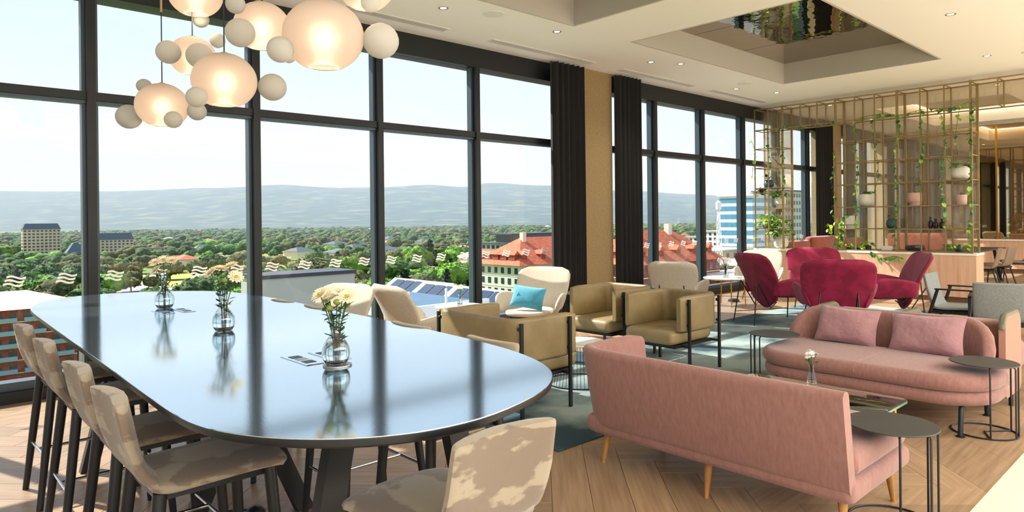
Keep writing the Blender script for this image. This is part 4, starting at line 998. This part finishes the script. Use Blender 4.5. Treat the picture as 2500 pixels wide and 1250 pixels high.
pot('small blush pot in the last bay of the wide screen', 3.31, 1.66, .09, .18, 'potp', 'cup', (6, .06, .05, B_, .6))
pot('left of three dark glazed vases, with twin necks', 3.78, 1.25, .042, .21, 'potd', 'vase', None, 13.6, False)
pot('middle one of three dark glazed vases', 3.70, 1.25, .048, .18, 'potd', 'vase', None, 13.6, True)
pot('right one of three dark glazed vases', 3.60, 1.25, .048, .18, 'potd', 'vase', None, 13.6, False)
pot('black flared bowl on the long planter', 4.03, .84, .16, .11, 'potd', 'bowl')
pot('small dark pot at the left end of the long planter', 5.17, .84, .05, .09, 'potd', 'cup', (8, .07, .06, Lm, .8))
pot('small dark pot with a fern on the long planter', 4.82, .84, .05, .09, 'potd', 'cup', (20, .09, .10, B_, .8))
pot('low white bowl on the long planter behind the crimson chairs', 4.50, .84, .10, .09, 'potw', 'bowl')
pot('low leafy plant at the right end of the long planter', 3.35, .84, .06, .06, 'potd', 'cup', (60, .22, .10, B_, .9))
pot('low lime plant beside the fern on the long planter', 5.0, .84, .05, .05, 'potd', 'cup', (30, .14, .10, Lm, .9))
vine('dry tan and green leaves trailing over the front of the long planter', [(13.37, 4.72, .85), (13.35, 4.6, .76), (13.35, 4.45, .72), (13.36, 4.3, .76), (13.36, 4.15, .72)], 22, ('leaf', 'leafdark'), 1.1)
# ------------------------------------------------------------------ far wall: oak wainscot, ledge and bronze mirror
wn = bpy.data.objects.new('trim_1', None); C.objects.link(wn); struct(wn)
y = -1.0; k = 0
while y < 5.15:
    y1 = min(y+.9, 5.2); MB().box(XB-.10, XB-.002, y+.0015, y1-.0015, .12, .82).obj('wainscot_panel', M['wood_pink'], wn, 0); y = y1
MB().box(XB-.06, XB-.002, -1, 5.2, 0, .12).obj('skirting', M['grout'], wn, 0)
MB().rbox(XB-.13, XB-.002, -1, 5.21, .82, .86, .004, 1).obj('ledge', M['whitetop'], wn, 0)
y = -1.0
while y < 6.9:
    y1 = min(y+1.32, 6.95); mr_ = MB().box(XB-.02, XB-.004, y+.004, y1-.004, .87, 3.78).obj('mirror_panel', M['mirror'], wn, 0)
    if y1 < 5: MB().box(XB-.045, XB-.004, y1-.018, y1+.018, .87, 3.78).obj('mirror_post', M['goldbrass'], wn, 0)
    y = y1
# ------------------------------------------------------------------ city, park and hills outside
ZG = -35.0
def loc(a, d): 
    k = math.tan(math.radians(a)); return ((fw.x+rt.x*k)*d, (fw.y+rt.y*k)*d)
K = {}
K['ground'] = mat('park_ground', '#5f7a35', .95, col2='#a79a55', ns=.011, lo=.45, hi=.62, detail=6, coord='World')
K['asphalt'] = mat('asphalt', '#a09d98', .9)
K['lawn'] = mat('dry_lawn', '#c9b64c', .95)
K['crown'] = mat('tree_crown', '#557a2c', .9, col2='#1c3314', ns=.55, lo=.38, hi=.62, detail=8, coord='World', isl=.45, bump=(1.6, .8, 1.0))
K['crown2'] = mat('eucalypt_crown', '#78763c', .9, col2='#343d20', ns=.55, lo=.38, hi=.62, detail=8, coord='World', isl=.4, bump=(1.6, .8, 1.0))
K['crown3'] = mat('bright_crown', '#78a52e', .9, col2='#396420', ns=.25, lo=.40, hi=.65, detail=6, coord='World', isl=.3, bump=(.8, 1, 1.6))
K['crown4'] = mat('dark_conifer_crown', '#2c4a38', .9, col2='#182a20', ns=.25, lo=.40, hi=.65, detail=6, coord='World', isl=.3, bump=(.8, 1, 1.6))
K['bark'] = mat('bark', '#5b4a3a', .9)
K['hill'] = mat('hill_woodland', '#2c4643', .95, col2='#8a8a68', ns=.006, lo=.50, hi=.85, namt=.9, detail=9, coord='World')
K['brick'] = mat('red_brick', '#a3573f', .9, col2='#8a4634', ns=1.5)
K['band'] = mat('cream_band', '#e3d6bd', .8)
K['beige'] = mat('beige_render', '#c9b99a', .85)
K['white'] = mat('white_render', '#e9e6dd', .8)
K['sage'] = mat('sage_render', '#c8ccb4', .8)
K['win'] = mat('dark_window_glass', '#2b3640', .15, spec=.8)
K['blueglass'] = mat('blue_glass', '#4f93b0', .15, spec=.8)
K['balc'] = mat('balcony_glass', '#86a5ad', .4)
K['terra'] = mat('terracotta_tiles', '#cc6f4c', .85, col2='#b25a3b', ns=.8, stretch=(1, 1, 6))
K['slate'] = mat('slate_roof', '#4b5a66', .7)
K['whiteroof'] = mat('white_metal_roof', '#e6ded6', .6)
K['dark'] = mat('dark_roof', '#3d4148', .7)
K['solar'] = mat('solar_panel', '#22364f', .2, spec=.8)
K['tent'] = mat('white_canvas', '#f2f2f0', .8)
K['podium'] = mat('grey_podium', '#b7b4ab', .85)
K['bluedeck'] = mat('blue_roof_sheet', '#47677e', .6)
K['car'] = mat('car_paint', '#30343a', .3)
gr = MB().box(-3000, 9000, 40, 12000, ZG-2, ZG).obj('ground', K['ground'], None, 0); struct(gr)
# hills: a ridge profile along the bearing, folded into spurs
ridge = [(-45, .056), (-37, .057), (-30, .055), (-22, .062), (-19, .0645), (-14, .058), (-7, .061), (-4, .057), (-2, .0625), (3, .057), (10, .048), (15, .042), (19, .036), (24, .034), (32, .03)]
def rid(a):
    for (a0, h0), (a1, h1) in zip(ridge, ridge[1:]):
        if a0 <= a <= a1: t = (a-a0)/(a1-a0); t = t*t*(3-2*t); return h0+(h1-h0)*t
    return .03
na, nd = 260, 60; vs = []; fs_ = []
for i in range(na+1):
    a = -46+78*i/na
    for j in range(nd+1):
        d = 3300*(9500/3300)**(j/nd); x, y = loc(a, d); s_ = min(1, max(0, (d-3400)/(7800-3400))); s_ = s_*s_*(3-2*s_)
        h = rid(a)*d*s_; n_ = noise.fractal(Vector((x*.0007, y*.0007, 3)), 1.0, 2.1, 6)
        sp = abs(noise.noise(Vector((x*.0011, y*.0011, 9))))
        h *= .93+.16*n_*(1-.6*s_)-.28*sp*s_*(1-s_)*2
        if d > 8000: h -= (d-8000)*.18
        vs.append((x, y, ZG-1+max(-6, h)))
for i in range(na):
    for j in range(nd): b_ = i*(nd+1)+j; fs_.append((b_, b_+nd+1, b_+nd+2, b_+1))
hl = MB().add(vs, fs_).obj('hills', K['hill'], None, 90); tag(hl, 'long hazy wooded range of hills on the horizon', 'hills')
# ---- trees
def blobs(n, w_, h, seed, sub):
    rr = random.Random(seed); bm = bmesh.new()
    for k in range(n):
        r = w_*rr.uniform(.22, .34); a = rr.uniform(0, 6.28); q = w_*.30*math.sqrt(rr.random()); z = h*(.42+.36*rr.random()*(1-q/w_))
        m_ = Matrix.Translation((q*math.cos(a), q*math.sin(a), z)) @ Matrix.Diagonal((1, 1, .78, 1))
        bmesh.ops.create_icosphere(bm, subdivisions=sub, radius=r, matrix=m_)
    for v in bm.verts:
        nn = noise.fractal(v.co*.45+Vector((seed, 0, 0)), .9, 2.2, 4); v.co += (v.co-Vector((0, 0, h*.5))).normalized()*nn*w_*.10
    bm.verts.index_update(); V = [v.co[:] for v in bm.verts]; F = [[v.index for v in f.verts] for f in bm.faces]; bm.free(); return V, F
def tree_meshes(w_, h, seed, cone=False):
    m_ = MB()
    if cone:
        for k in range(7):
            z = h*(.10+.85*k/7); r = w_*.42*(1-k/7.6)
            V, F = blobs(3, r*2.6, 3.0, seed+k, 2); m_.add([(x, y, z+zz*.8) for x, y, zz in V], F)
    else:
        V, F = blobs(9, w_, h, seed, 3); m_.add(V, F)
    rr = random.Random(seed+99); V = list(m_.v)
    for k in range(1000):
        p = Vector(rr.choice(V)); s_ = rr.uniform(.4, 1.0); a = Vector((rr.gauss(0, 1), rr.gauss(0, 1), rr.gauss(0, .6))).normalized()*s_; b_ = Vector((rr.gauss(0, 1), rr.gauss(0, 1), rr.gauss(0, 1))); b_ = (b_-a.normalized()*b_.dot(a.normalized())).normalized()*s_
        p += Vector((rr.gauss(0, .3), rr.gauss(0, .3), rr.gauss(0, .3))); m_.add([p-a, p-b_*.6, p+a, p+b_*.6], [(0,1,2,3)])
    tr = MB().tube([(0, 0, 0), (.2, .1, h*.3), (0, 0, h*.55)], [w_*.028, w_*.022, w_*.012], 7)
    return m_, tr
KIND = [('rounded mid green park tree beyond the windows', 'crown', False), ('olive brown eucalypt beyond the windows', 'crown2', False),
        ('bright yellow green park tree beyond the windows', 'crown3', False), ('dark blue green conifer beyond the windows', 'crown4', True)]
TM = []
for ki, (lb, km, cone) in enumerate(KIND):
    for s_ in range(2 if ki else 3):
        a, b_ = tree_meshes(17 if not cone else 11, 15 if not cone else 20, 40+ki*7+s_, cone); TM.append((ki, a.mesh('crown', K[km], 180), b_.mesh('trunk', K['bark'], 0)))
BX = []   # footprints kept free of trees: x0, x1, y0, y1
def clear_(x0, x1, y0, y1, m_=3): BX.append((x0-m_, x1+m_, y0-m_, y1+m_))
def where(x, y, rr):
    d = Vector((x, y, 0)); a = d.dot(rt)/d.dot(fw); q = [-.627, -.38, -.195, -.05, .06, .17, .29, 9]; nm = ['first', 'second', 'third', 'fourth', 'fifth', 'sixth', 'seventh', 'last']
    for k, (u, n_) in enumerate(zip(q, nm)):
        if a < u: break
    return ('low ' if rr < 380 else 'farther back ' if rr > 470 else '')+'in the '+n_+' pane from the left'
def free(x, y): return not any(a <= x <= b_ and c_ <= y <= d for a, b_, c_, d in BX)
# ---- buildings
def roof_hip(m_, x0, x1, y0, y1, z, h, ov=.6):
    x0 -= ov; x1 += ov; y0 -= ov; y1 += ov; w_ = min(x1-x0, y1-y0)/2
    if x1-x0 > y1-y0: rv = [(x0+w_, (y0+y1)/2, z+h), (x1-w_, (y0+y1)/2, z+h)]; f = [(0,1,5,4), (1,2,5), (2,3,4,5), (3,0,4)]
    else: rv = [((x0+x1)/2, y0+w_, z+h), ((x0+x1)/2, y1-w_, z+h)]; f = [(0,1,4), (1,2,5,4), (2,3,5), (3,0,4,5)]
    m_.add([(x0, y0, z), (x1, y0, z), (x1, y1, z), (x0, y1, z)]+rv, f+[(3,2,1,0)])
WME = {}
def win_mesh(w_, h, mt):
    k = (round(w_, 2), round(h, 2), mt)
    if k not in WME: WME[k] = (MB().box(-w_/2, w_/2, -.06, .10, -h/2, h/2).mesh('window', K[mt], 0), MB().box(-.06, .10, -w_/2, w_/2, -h/2, h/2).mesh('window', K[mt], 0))
    return WME[k]
def building(name, label, c, wx, wy, zt, floors, nx, ny, wall, roof='flat', rmat='dark', rh=4, ww=1.6, wh=1.7, wmat='win', balc=None, band=None, group=None, pitch=3.0, zb=None, ov=.6, cat='building'):
    zb = ZG if zb is None else zb
    t = thing(name, label, cat, (c[0], c[1], zb), 0, group); H = zt-zb; clear_(c[0], c[0]+wx, c[1], c[1]+wy)
    MB().box(0, wx, 0, wy, 0, H).obj('wall', K[wall], t, 0)
    m_ = MB()
    if roof == 'flat': m_.box(-ov, wx+ov, -ov, wy+ov, H, H+.5)
    elif roof == 'hip': roof_hip(m_, 0, wx, 0, wy, H, rh, ov)
    elif roof == 'mansard': m_.loft([[(-.4, -.4, H), (wx+.4, -.4, H), (wx+.4, wy+.4, H), (-.4, wy+.4, H)], [(2, 2, H+rh), (wx-2, 2, H+rh), (wx-2, wy-2, H+rh), (2, wy-2, H+rh)]])
    m_.obj('roof', K[rmat], t, 0)
    a, b_ = win_mesh(ww, wh, wmat)
    for f in range(floors):
        z = H-pitch*(f+.55)
        for i in range(nx): link('window', a, t, ((i+.5)*wx/nx, -.0, z))
        for i in range(ny): link('window', b_, t, (-.0, (i+.5)*wy/ny, z))
        if balc:
            for i in range(nx//2): MB().box((2*i+.25)*wx/nx, (2*i+1.75)*wx/nx, -1.3, 0, z-1.35, z-.35).obj('balcony', K[balc], t, 0)
        if band: MB().box(-.08, wx+.08, -.08, wy+.08, z-1.55, z-1.30).obj('band', K[band], t, 0)
    return t
bk = building('apartment_block', 'red brick apartment block with blue balconies and white roof below the left window', loc(-37.4, 150), 34, 18, -18.3, 5, 12, 5, 'brick', 'hip', 'whiteroof', 3.6, 1.5, 1.5, 'win', 'balc', 'band', ov=1.6)
bk.location = (0.0, 196, ZG); BX[-1] = (-4, 40, 190, 218)
building('low_building', 'low white building beside the red brick block', (36, 205), 14, 14, -29, 1, 3, 3, 'white', 'flat', 'whiteroof')
building('apartment_block', 'tall beige apartment block with a dark glazed top in the left pane', loc(-35.9, 640), 30, 14, -3, 9, 9, 4, 'beige', 'mansard', 'slate', 5.5, 2.0, 1.6)
building('apartment_block', 'second beige apartment block with dark mansard roof right of the left mullion', loc(-31.6, 690), 34, 16, -15, 6, 9, 4, 'beige', 'mansard', 'slate', 7, 2.0, 1.6)
building('brick_hall', 'brown hall with pointed slate roof beside the tall beige block', loc(-33.4, 560), 15, 12, -23, 2, 4, 3, 'brick', 'hip', 'slate', 9)
building('low_building', 'plain brown box building right of the second beige block', loc(-28.9, 620), 22, 12, -22, 1, 5, 3, 'beige', 'flat', 'dark')
# white peaked canopy
tx, ty = loc(-25, 345); clear_(tx-13, tx+13, ty-13, ty+13)
tn = thing('canopy_tent', 'white peaked canvas canopy on posts in the park', 'tent', (tx, ty, ZG)); q = MB(); lp = []
for i in range(9):
    f = i/8; rr = 12.5*(1-f)**1.0*1.0+.2; z = 3.2+7.5*f**1.7; lp.append([(rr*math.copysign(abs(math.cos(2*PI*j/24))**.6, math.cos(2*PI*j/24)), rr*math.copysign(abs(math.sin(2*PI*j/24))**.6, math.sin(2*PI*j/24)), z) for j in range(24)])
q.loft(lp).obj('canopy', K['tent'], tn, 60)
for sx_ in (-1, 1):
    for sy in (-1, 1): MB().tube([(sx_*11, sy*11, 0), (sx_*11, sy*11, 3.4)], .2, 8).obj('post', K['white'], tn)
# road with cars
ra, rb = loc(-29.5, 300), loc(-27.2, 470)
rd = MB(); 
rd.add([(loc(-31.2, 285)[0], loc(-31.2, 285)[1], ZG+.05), (loc(-25.8, 285)[0], loc(-25.8, 285)[1], ZG+.05), (loc(-27.2, 400)[0], loc(-27.2, 400)[1], ZG+.05), (loc(-30.0, 430)[0], loc(-30.0, 430)[1], ZG+.05)], [(0,1,2,3)])
rd.add([(loc(-30.0, 425)[0], loc(-30.0, 425)[1], ZG+.06), (loc(-29.0, 420)[0], loc(-29.0, 420)[1], ZG+.06), (loc(-38, 520)[0], loc(-38, 520)[1], ZG+.06), (loc(-38, 545)[0], loc(-38, 545)[1], ZG+.06)], [(0,1,2,3)])
struct(rd.obj('road', K['asphalt'], None, 0))
lw = MB(); 
for a, d, w_ in ((-21.5, 430, 60), (-17, 520, 50), (-26, 470, 50), (-23, 600, 60)):
    x, y = loc(a, d); lw.add([(x+w_*math.cos(t_*PI/8)*R.uniform(.8, 1), y+w_*.6*math.sin(t_*PI/8)*R.uniform(.8, 1), ZG+.03) for t_ in range(16)], [tuple(range(16))]); clear_(x-w_*.7, x+w_*.7, y-w_*.4, y+w_*.4, 0)
struct(lw.obj('lawn', K['lawn'], None, 0))
for a, d in ((-28.7, 310), (-28, 340), (-29.4, 330), (-29.6, 380), (-28.5, 400)): x, y = loc(a, d); clear_(x-16, x+16, y-16, y+16)
def car(label, x, y, rz, mt):
    t = thing('car', label, 'car', (x, y, ZG+.06), rz, 'cars on the road by the park')
    MB().rbox(-2.3, 2.3, -.9, .9, .35, 1.0, .2, 2).obj('body', K[mt], t, 40)
    MB().loft([[(-1.6, -.8, .98), (1.3, -.8, .98), (1.3, .8, .98), (-1.6, .8, .98)], [(-1.1, -.65, 1.55), (.6, -.65, 1.55), (.6, .65, 1.55), (-1.1, .65, 1.55)]]).obj('cabin', K['win'], t, 0)
    for sx_ in (-1.4, 1.4):
        for sy in (-.85, .85): MB().tube([(sx_, sy-.1, .34), (sx_, sy+.1, .34)], .34, 12).obj('wheel', K['dark'], t)
for a, d, rz, mt, lb in ((-28.9, 330, .7, 'car', 'dark car on the park road, nearer one'), (-28.2, 318, .2, 'white', 'silver white car on the park road beside the dark one'), (-33.0, 505, 2.6, 'white', 'white car on the far road left of the mullion'), (-30.9, 470, 2.6, 'white', 'white van like car just right of the left mullion')):
    x, y = loc(a, d); car(lb, x, y, rz, mt)
# rooftops just below the windows
building('rooftop_building', 'low grey building with dark flat roof just below the second window', loc(-20.6, 88), 14, 6, -6.0, 0, 1, 1, 'podium', 'flat', 'dark', ov=.2)
pdm = building('podium_roof', 'podium roof with blue sheeting and a glass balustrade below the middle windows', loc(-9.3, 52), 8, 13, -5.9, 0, 1, 1, 'podium', 'flat', 'bluedeck', ov=.1)
q = MB().box(-.4, 8.4, -.5, -.1, 28.9, 29.8).box(-.5, -.1, -.4, 13.4, 28.9, 29.8); q.obj('parapet', K['white'], pdm, 0)
for k in range(3): MB().box(.3+3.6*k, .44+3.6*k, -.4, -.26, 29.8, 31.0).obj('balustrade_post', K['white'], pdm, 0)
for k, (a, d) in enumerate(((-7.6, 92), (-4.6, 84), (-1.2, 78))):
    x, y = loc(a, d); t = thing('gable_roof_house', ('left', 'middle', 'right')[k]+' one of three gabled roofs with solar panels below the windows', 'building', (x, y, ZG), 0, 'gabled roofs with solar panels'); clear_(x-2, x+14, y-2, y+16)
    MB().box(0, 10, 0, 14, 0, 24).obj('wall', K['brick'], t, 0)
    MB().add([(-.6, -.6, 24), (10.6, -.6, 24), (10.6, 14.6, 24), (-.6, 14.6, 24), (5, -.6, 27.6), (5, 14.6, 27.6)], [(0,4,5,3), (1,2,5,4), (0,1,4), (2,3,5), (3,2,1,0)]).obj('roof', K['beige'], t, 0)
    for i in range(5):
        for j in range(2):
            u0, u1 = .12+j*.42, .12+j*.42+.38; y0 = 1+i*2.5
            MB().add([(-.6+5.6*u0, y0, 24.12+3.6*u0), (-.6+5.6*u1, y0, 24.12+3.6*u1), (-.6+5.6*u1, y0+2.2, 24.12+3.6*u1), (-.6+5.6*u0, y0+2.2, 24.12+3.6*u0)], [(0,1,2,3)]).obj('solar_panel', K['solar'], t, 0)
# terracotta roofed blocks
def terracotta(label, c, wx, wy, zt, fl_, nx, ny, wall, nd):
    t = building('tile_roof_block', label, c, wx, wy, zt, fl_, nx, ny, wall, 'hip', 'terra', 7.5, 1.3, 1.7, 'win', None, 'band', 'terracotta roofed blocks', ov=1.2)
    H = zt-ZG
    for k in range(nd):
        for ax_ in (0, 1):
            p = (3+k*(wx-6)/max(1, nd-1), 1.4) if ax_ == 0 else (1.4, 3+k*(wy-6)/max(1, nd-1))
            dq = MB().box(p[0]-.9, p[0]+.9, p[1]-.4, p[1]+2.2, H+1.2, H+2.9); dm = dq.obj('dormer', K['brick'], t, 0)
            r_ = MB().add([(p[0]-1.2, p[1]-.7, H+2.8), (p[0]+1.2, p[1]-.7, H+2.8), (p[0]+1.2, p[1]+3, H+2.8), (p[0]-1.2, p[1]+3, H+2.8), (p[0], p[1]-.7, H+4), (p[0], p[1]+3, H+4)], [(0,4,5,3), (1,2,5,4), (0,1,4), (2,3,5)]); r_.obj('dormer_roof', K['terra'], dm, 0)
    for k in range(2): MB().box(wx*(.25+.4*k), wx*(.25+.4*k)+1.4, wy*.4, wy*.4+1.4, H+3, H+9).obj('chimney', K['band'], t, 0)
terracotta('white walled block with terracotta roof and dormers left of the curtain', loc(.6, 188), 36, 20, -11.4, 6, 12, 7, 'sage', 5)
terracotta('brick block with terracotta roof and dormers seen right of the gold pier', loc(10.6, 150), 34, 18, -9.0, 5, 12, 6, 'brick', 5)
mb_ = building('flat_roof_block', 'modern block with stepped flat roofs above the terracotta roof', loc(-.6, 330), 40, 18, -10.5, 3, 12, 5, 'white', 'flat', 'dark', ww=2.2, ov=3)
MB().box(8, 38, 3, 16, ZG*-1-10.0, -ZG-6.2).obj('penthouse', K['win'], mb_, 0); MB().box(5, 41, 1, 18, -ZG-6.2, -ZG-5.6).obj('upper_roof', K['dark'], mb_, 0); MB().box(-.2, 40.2, -.2, 18.2, -ZG-17, -ZG-14.4).obj('brick_band', K['brick'], mb_, 0)
for k, (a, d, wx, wy, zt, fl_, nx, w_, lb) in enumerate(((12.4, 330, 16, 12, -12, 4, 5, 'beige', 'beige block with tower left of the second mullion beyond the pier'), (13.6, 300, 22, 12, -10, 3, 6, 'white', 'white block between the mullions beyond the gold pier'), (16.2, 230, 30, 14, -10.5, 2, 6, 'beige', 'tan boxy block right of the dark green tree beyond the pier'),
        (17.3, 420, 26, 14, -7.5, 3, 8, 'white', 'white terraced block high among trees beyond the pier'), (15.6, 520, 34, 14, -14, 2, 8, 'white', 'long low white block beyond the pier'), (18.4, 200, 26, 14, -13, 2, 5, 'podium', 'grey shed like block beside the mast'), (16.7, 110, 16, 12, -14, 1, 4, 'white', 'pale low roof close below the far window'), (19.6, 160, 22, 14, -13, 4, 6, 'brick', 'brick block low behind the narrow plant tower'))):
    building('city_block', lb, loc(a, d), wx, wy, zt, fl_, nx, 4, w_, 'flat', 'whiteroof' if k % 2 else 'podium', ww=1.8)
tw = building('glass_tower', 'blue glass tower with white floor bands behind the plant tower', loc(19.6, 255), 16, 14, 9.5, 13, 5, 5, 'white', 'flat', 'whiteroof', ww=2.9, wh=1.8, wmat='blueglass', pitch=3.1)
building('grid_tower', 'pale tower with a grid of small windows right of the plant tower', loc(22.0, 280), 20, 14, 12.0, 14, 8, 5, 'sage', 'flat', 'slate', ww=1.3, wh=1.6, wmat='win', pitch=3.1)
mx_, my_ = loc(17.0, 225); ms = thing('lattice_mast', 'pale steel lattice mast beyond the second mullion right of the pier', 'mast', (mx_, my_, ZG)); q = MB()
for k in range(14):
    z0, z1 = 2.9*k, 2.9*(k+1); w0, w1 = 1.6-.1*k, 1.6-.1*(k+1)
    for a, b_ in (((-1, -1), (1, -1)), ((1, -1), (1, 1)), ((1, 1), (-1, 1)), ((-1, 1), (-1, -1))):
        q.tube([(a[0]*w0, a[1]*w0, z0), (a[0]*w1, a[1]*w1, z1)], .09, 4); q.tube([(a[0]*w0, a[1]*w0, z0), (b_[0]*w1, b_[1]*w1, z1)], .06, 4)
q.obj('lattice', K['white'], ms, 0); MB().lathe([(.9, 39), (.9, 41.4), (.2, 42)], 12).obj('antenna_drum', K['white'], ms)
# houses scattered in the trees
hr = random.Random(5); HL = [('terra', 'small red roofed house among trees in the middle distance'), ('slate', 'small grey roofed house among trees in the middle distance'), ('whiteroof', 'small white roofed house among trees in the middle distance')]
HM = []
for mt, lb in HL:
    m_ = MB().box(0, 16, 0, 11, 0, 5); r_ = MB(); roof_hip(r_, 0, 16, 0, 11, 5, 3.4, .8); HM.append((m_.mesh('wall', K['band'], 0), r_.mesh('roof', K[mt], 0)))
for k in range(90):
    a = hr.uniform(-37, 18); d = 480*(2600/480)**hr.random(); x, y = loc(a, d)
    if not free(x, y): continue
    j = hr.randrange(3); t = thing('house', HL[j][1].replace('in the middle distance', where(x, y, d if d > 1000 else 420)), 'house', (x, y, ZG+hr.uniform(2, 6)), hr.choice((0, PI/2, .4)), 'small houses with '+('red', 'grey', 'white')[j]+' roofs')
    link('wall', HM[j][0], t); link('roof', HM[j][1], t); s_ = hr.uniform(.9, 1.7); t.scale = (s_, s_, 1); clear_(x-14, x+14, y-16, y+6, 2)
# trees: the nearest as things of their own, the rest joined
tr_ = random.Random(21); pts = []
for k in range(26000):
    a = math.radians(tr_.uniform(-41, 24.5)); rr = math.sqrt(tr_.uniform(215**2, 3600**2)); x = rr*(fw.x*math.cos(a)+rt.x*math.sin(a)); y = rr*(fw.y*math.cos(a)+rt.y*math.sin(a)); pts.append((rr, x, y, a))
pts.sort(); grid = {}; near = []; far = []
for rr, x, y, a in pts:
    sp = 9.5 if rr < 700 else 13 if rr < 1500 else 19
    if noise.noise(Vector((x*.006, y*.006, 0))) < -.33 and rr > 260: continue
    c_ = (int(x//sp), int(y//sp), sp)
    if c_ in grid or not free(x, y): continue
    grid[c_] = 1
    (near if len(near) < 300 else far).append((rr, x, y, a))
for rr, x, y, a in near:
    nn = noise.noise(Vector((x*.012, y*.012, 7))); p = tr_.random()
    k = 3 if p < .07 else 2 if (p < .22 or nn > .42) else 1 if nn > .0 else 0
    km = tr_.choice([q for q in TM if q[0] == k]); s_ = tr_.uniform(.62, 1.15)
    t = thing('tree', KIND[k][0].replace('beyond the windows', where(x, y, rr)), 'tree', (x, y, ZG-.2), tr_.uniform(0, 6.28), 'parkland trees, '+('mid green', 'olive', 'bright', 'conifer')[k]); t.scale = (s_, s_, s_*tr_.uniform(.85, 1.05))
    link('crown', km[1], t); link('trunk', km[2], t)
lows = [blobs(4, 17, 14, 200+s_, 2) for s_ in range(3)]; lowf = [blobs(2, 24, 14, 300+s_, 1) for s_ in range(3)]
lows = [(np.array(v), np.array(f)) for v, f in lows]; lowf = [(np.array(v), np.array(f)) for v, f in lowf]
def forest(lst, src, label, kname, mats):
    V = []; F = []; MI = []; off = 0
    for rr, x, y, a in lst:
        v, f = src[tr_.randrange(3)]; s_ = tr_.uniform(.6, 1.2); th = tr_.uniform(0, 6.28); c_, s2 = math.cos(th)*s_, math.sin(th)*s_
        V.append(np.stack([v[:, 0]*c_-v[:, 1]*s2+x, v[:, 0]*s2+v[:, 1]*c_+y, v[:, 2]*s_*tr_.uniform(.8, 1.1)+ZG], 1)); F.append(f+off); off += len(v)
        nn = noise.noise(Vector((x*.008, y*.008, 7))); MI.append(np.full(len(f), 1 if nn > .05 else (2 if tr_.random() < .15 else 0), dtype=np.int32))
    V = np.concatenate(V); F = np.concatenate(F); me = bpy.data.meshes.new(kname)
    me.vertices.add(len(V)); me.vertices.foreach_set('co', V.astype(np.float32).ravel()); me.loops.add(F.size); me.loops.foreach_set('vertex_index', F.astype(np.int32).ravel())
    me.polygons.add(len(F)); me.polygons.foreach_set('loop_start', np.arange(0, F.size, 3, dtype=np.int32)); me.polygons.foreach_set('loop_total', np.full(len(F), 3, dtype=np.int32))
    for m_ in mats: me.materials.append(m_)
    me.update(calc_edges=True); me.polygons.foreach_set('material_index', np.concatenate(MI)); me.update()
    o = link(kname, me); tag(o, label, 'trees', None, 'stuff'); return o
fm = [K['crown'], K['crown2'], K['crown3']]
mid = [q for q in far if q[0] < 1100]; fr_ = [q for q in far if q[0] >= 1100][:7000]
if mid: forest(mid, lows, 'dense parkland treetops in the middle distance behind the nearer trees', 'woodland', fm)
if fr_: forest(fr_, lowf, 'hazy carpet of treetops reaching to the foot of the hills', 'distant_woodland', fm)
print('TREES', len(near), near[-1][0], len(mid), len(fr_))
# haze over the plain
hz = bpy.data.materials.new('valley_haze'); hz.use_nodes = True; n = hz.node_tree.nodes; n.clear(); l = hz.node_tree.links
o = n.new('ShaderNodeOutputMaterial'); v = n.new('ShaderNodeVolumeScatter'); v.inputs['Color'].default_value = (.70, .86, 1, 1); v.inputs['Density'].default_value = 1.1e-4; v.inputs['Anisotropy'].default_value = -.1
l.new(v.outputs[0], o.inputs['Volume'])
q = MB(); q.loft([[(*loc(a, d), z) for a, d in ((-48, 640), (34, 640), (34, 9900), (-48, 9900))] for z in (ZG-3, 600)])
hb = q.obj('valley_haze', hz, None, 0); tag(hb, 'thin blue haze lying over the plain and hills', 'haze', None, 'stuff')
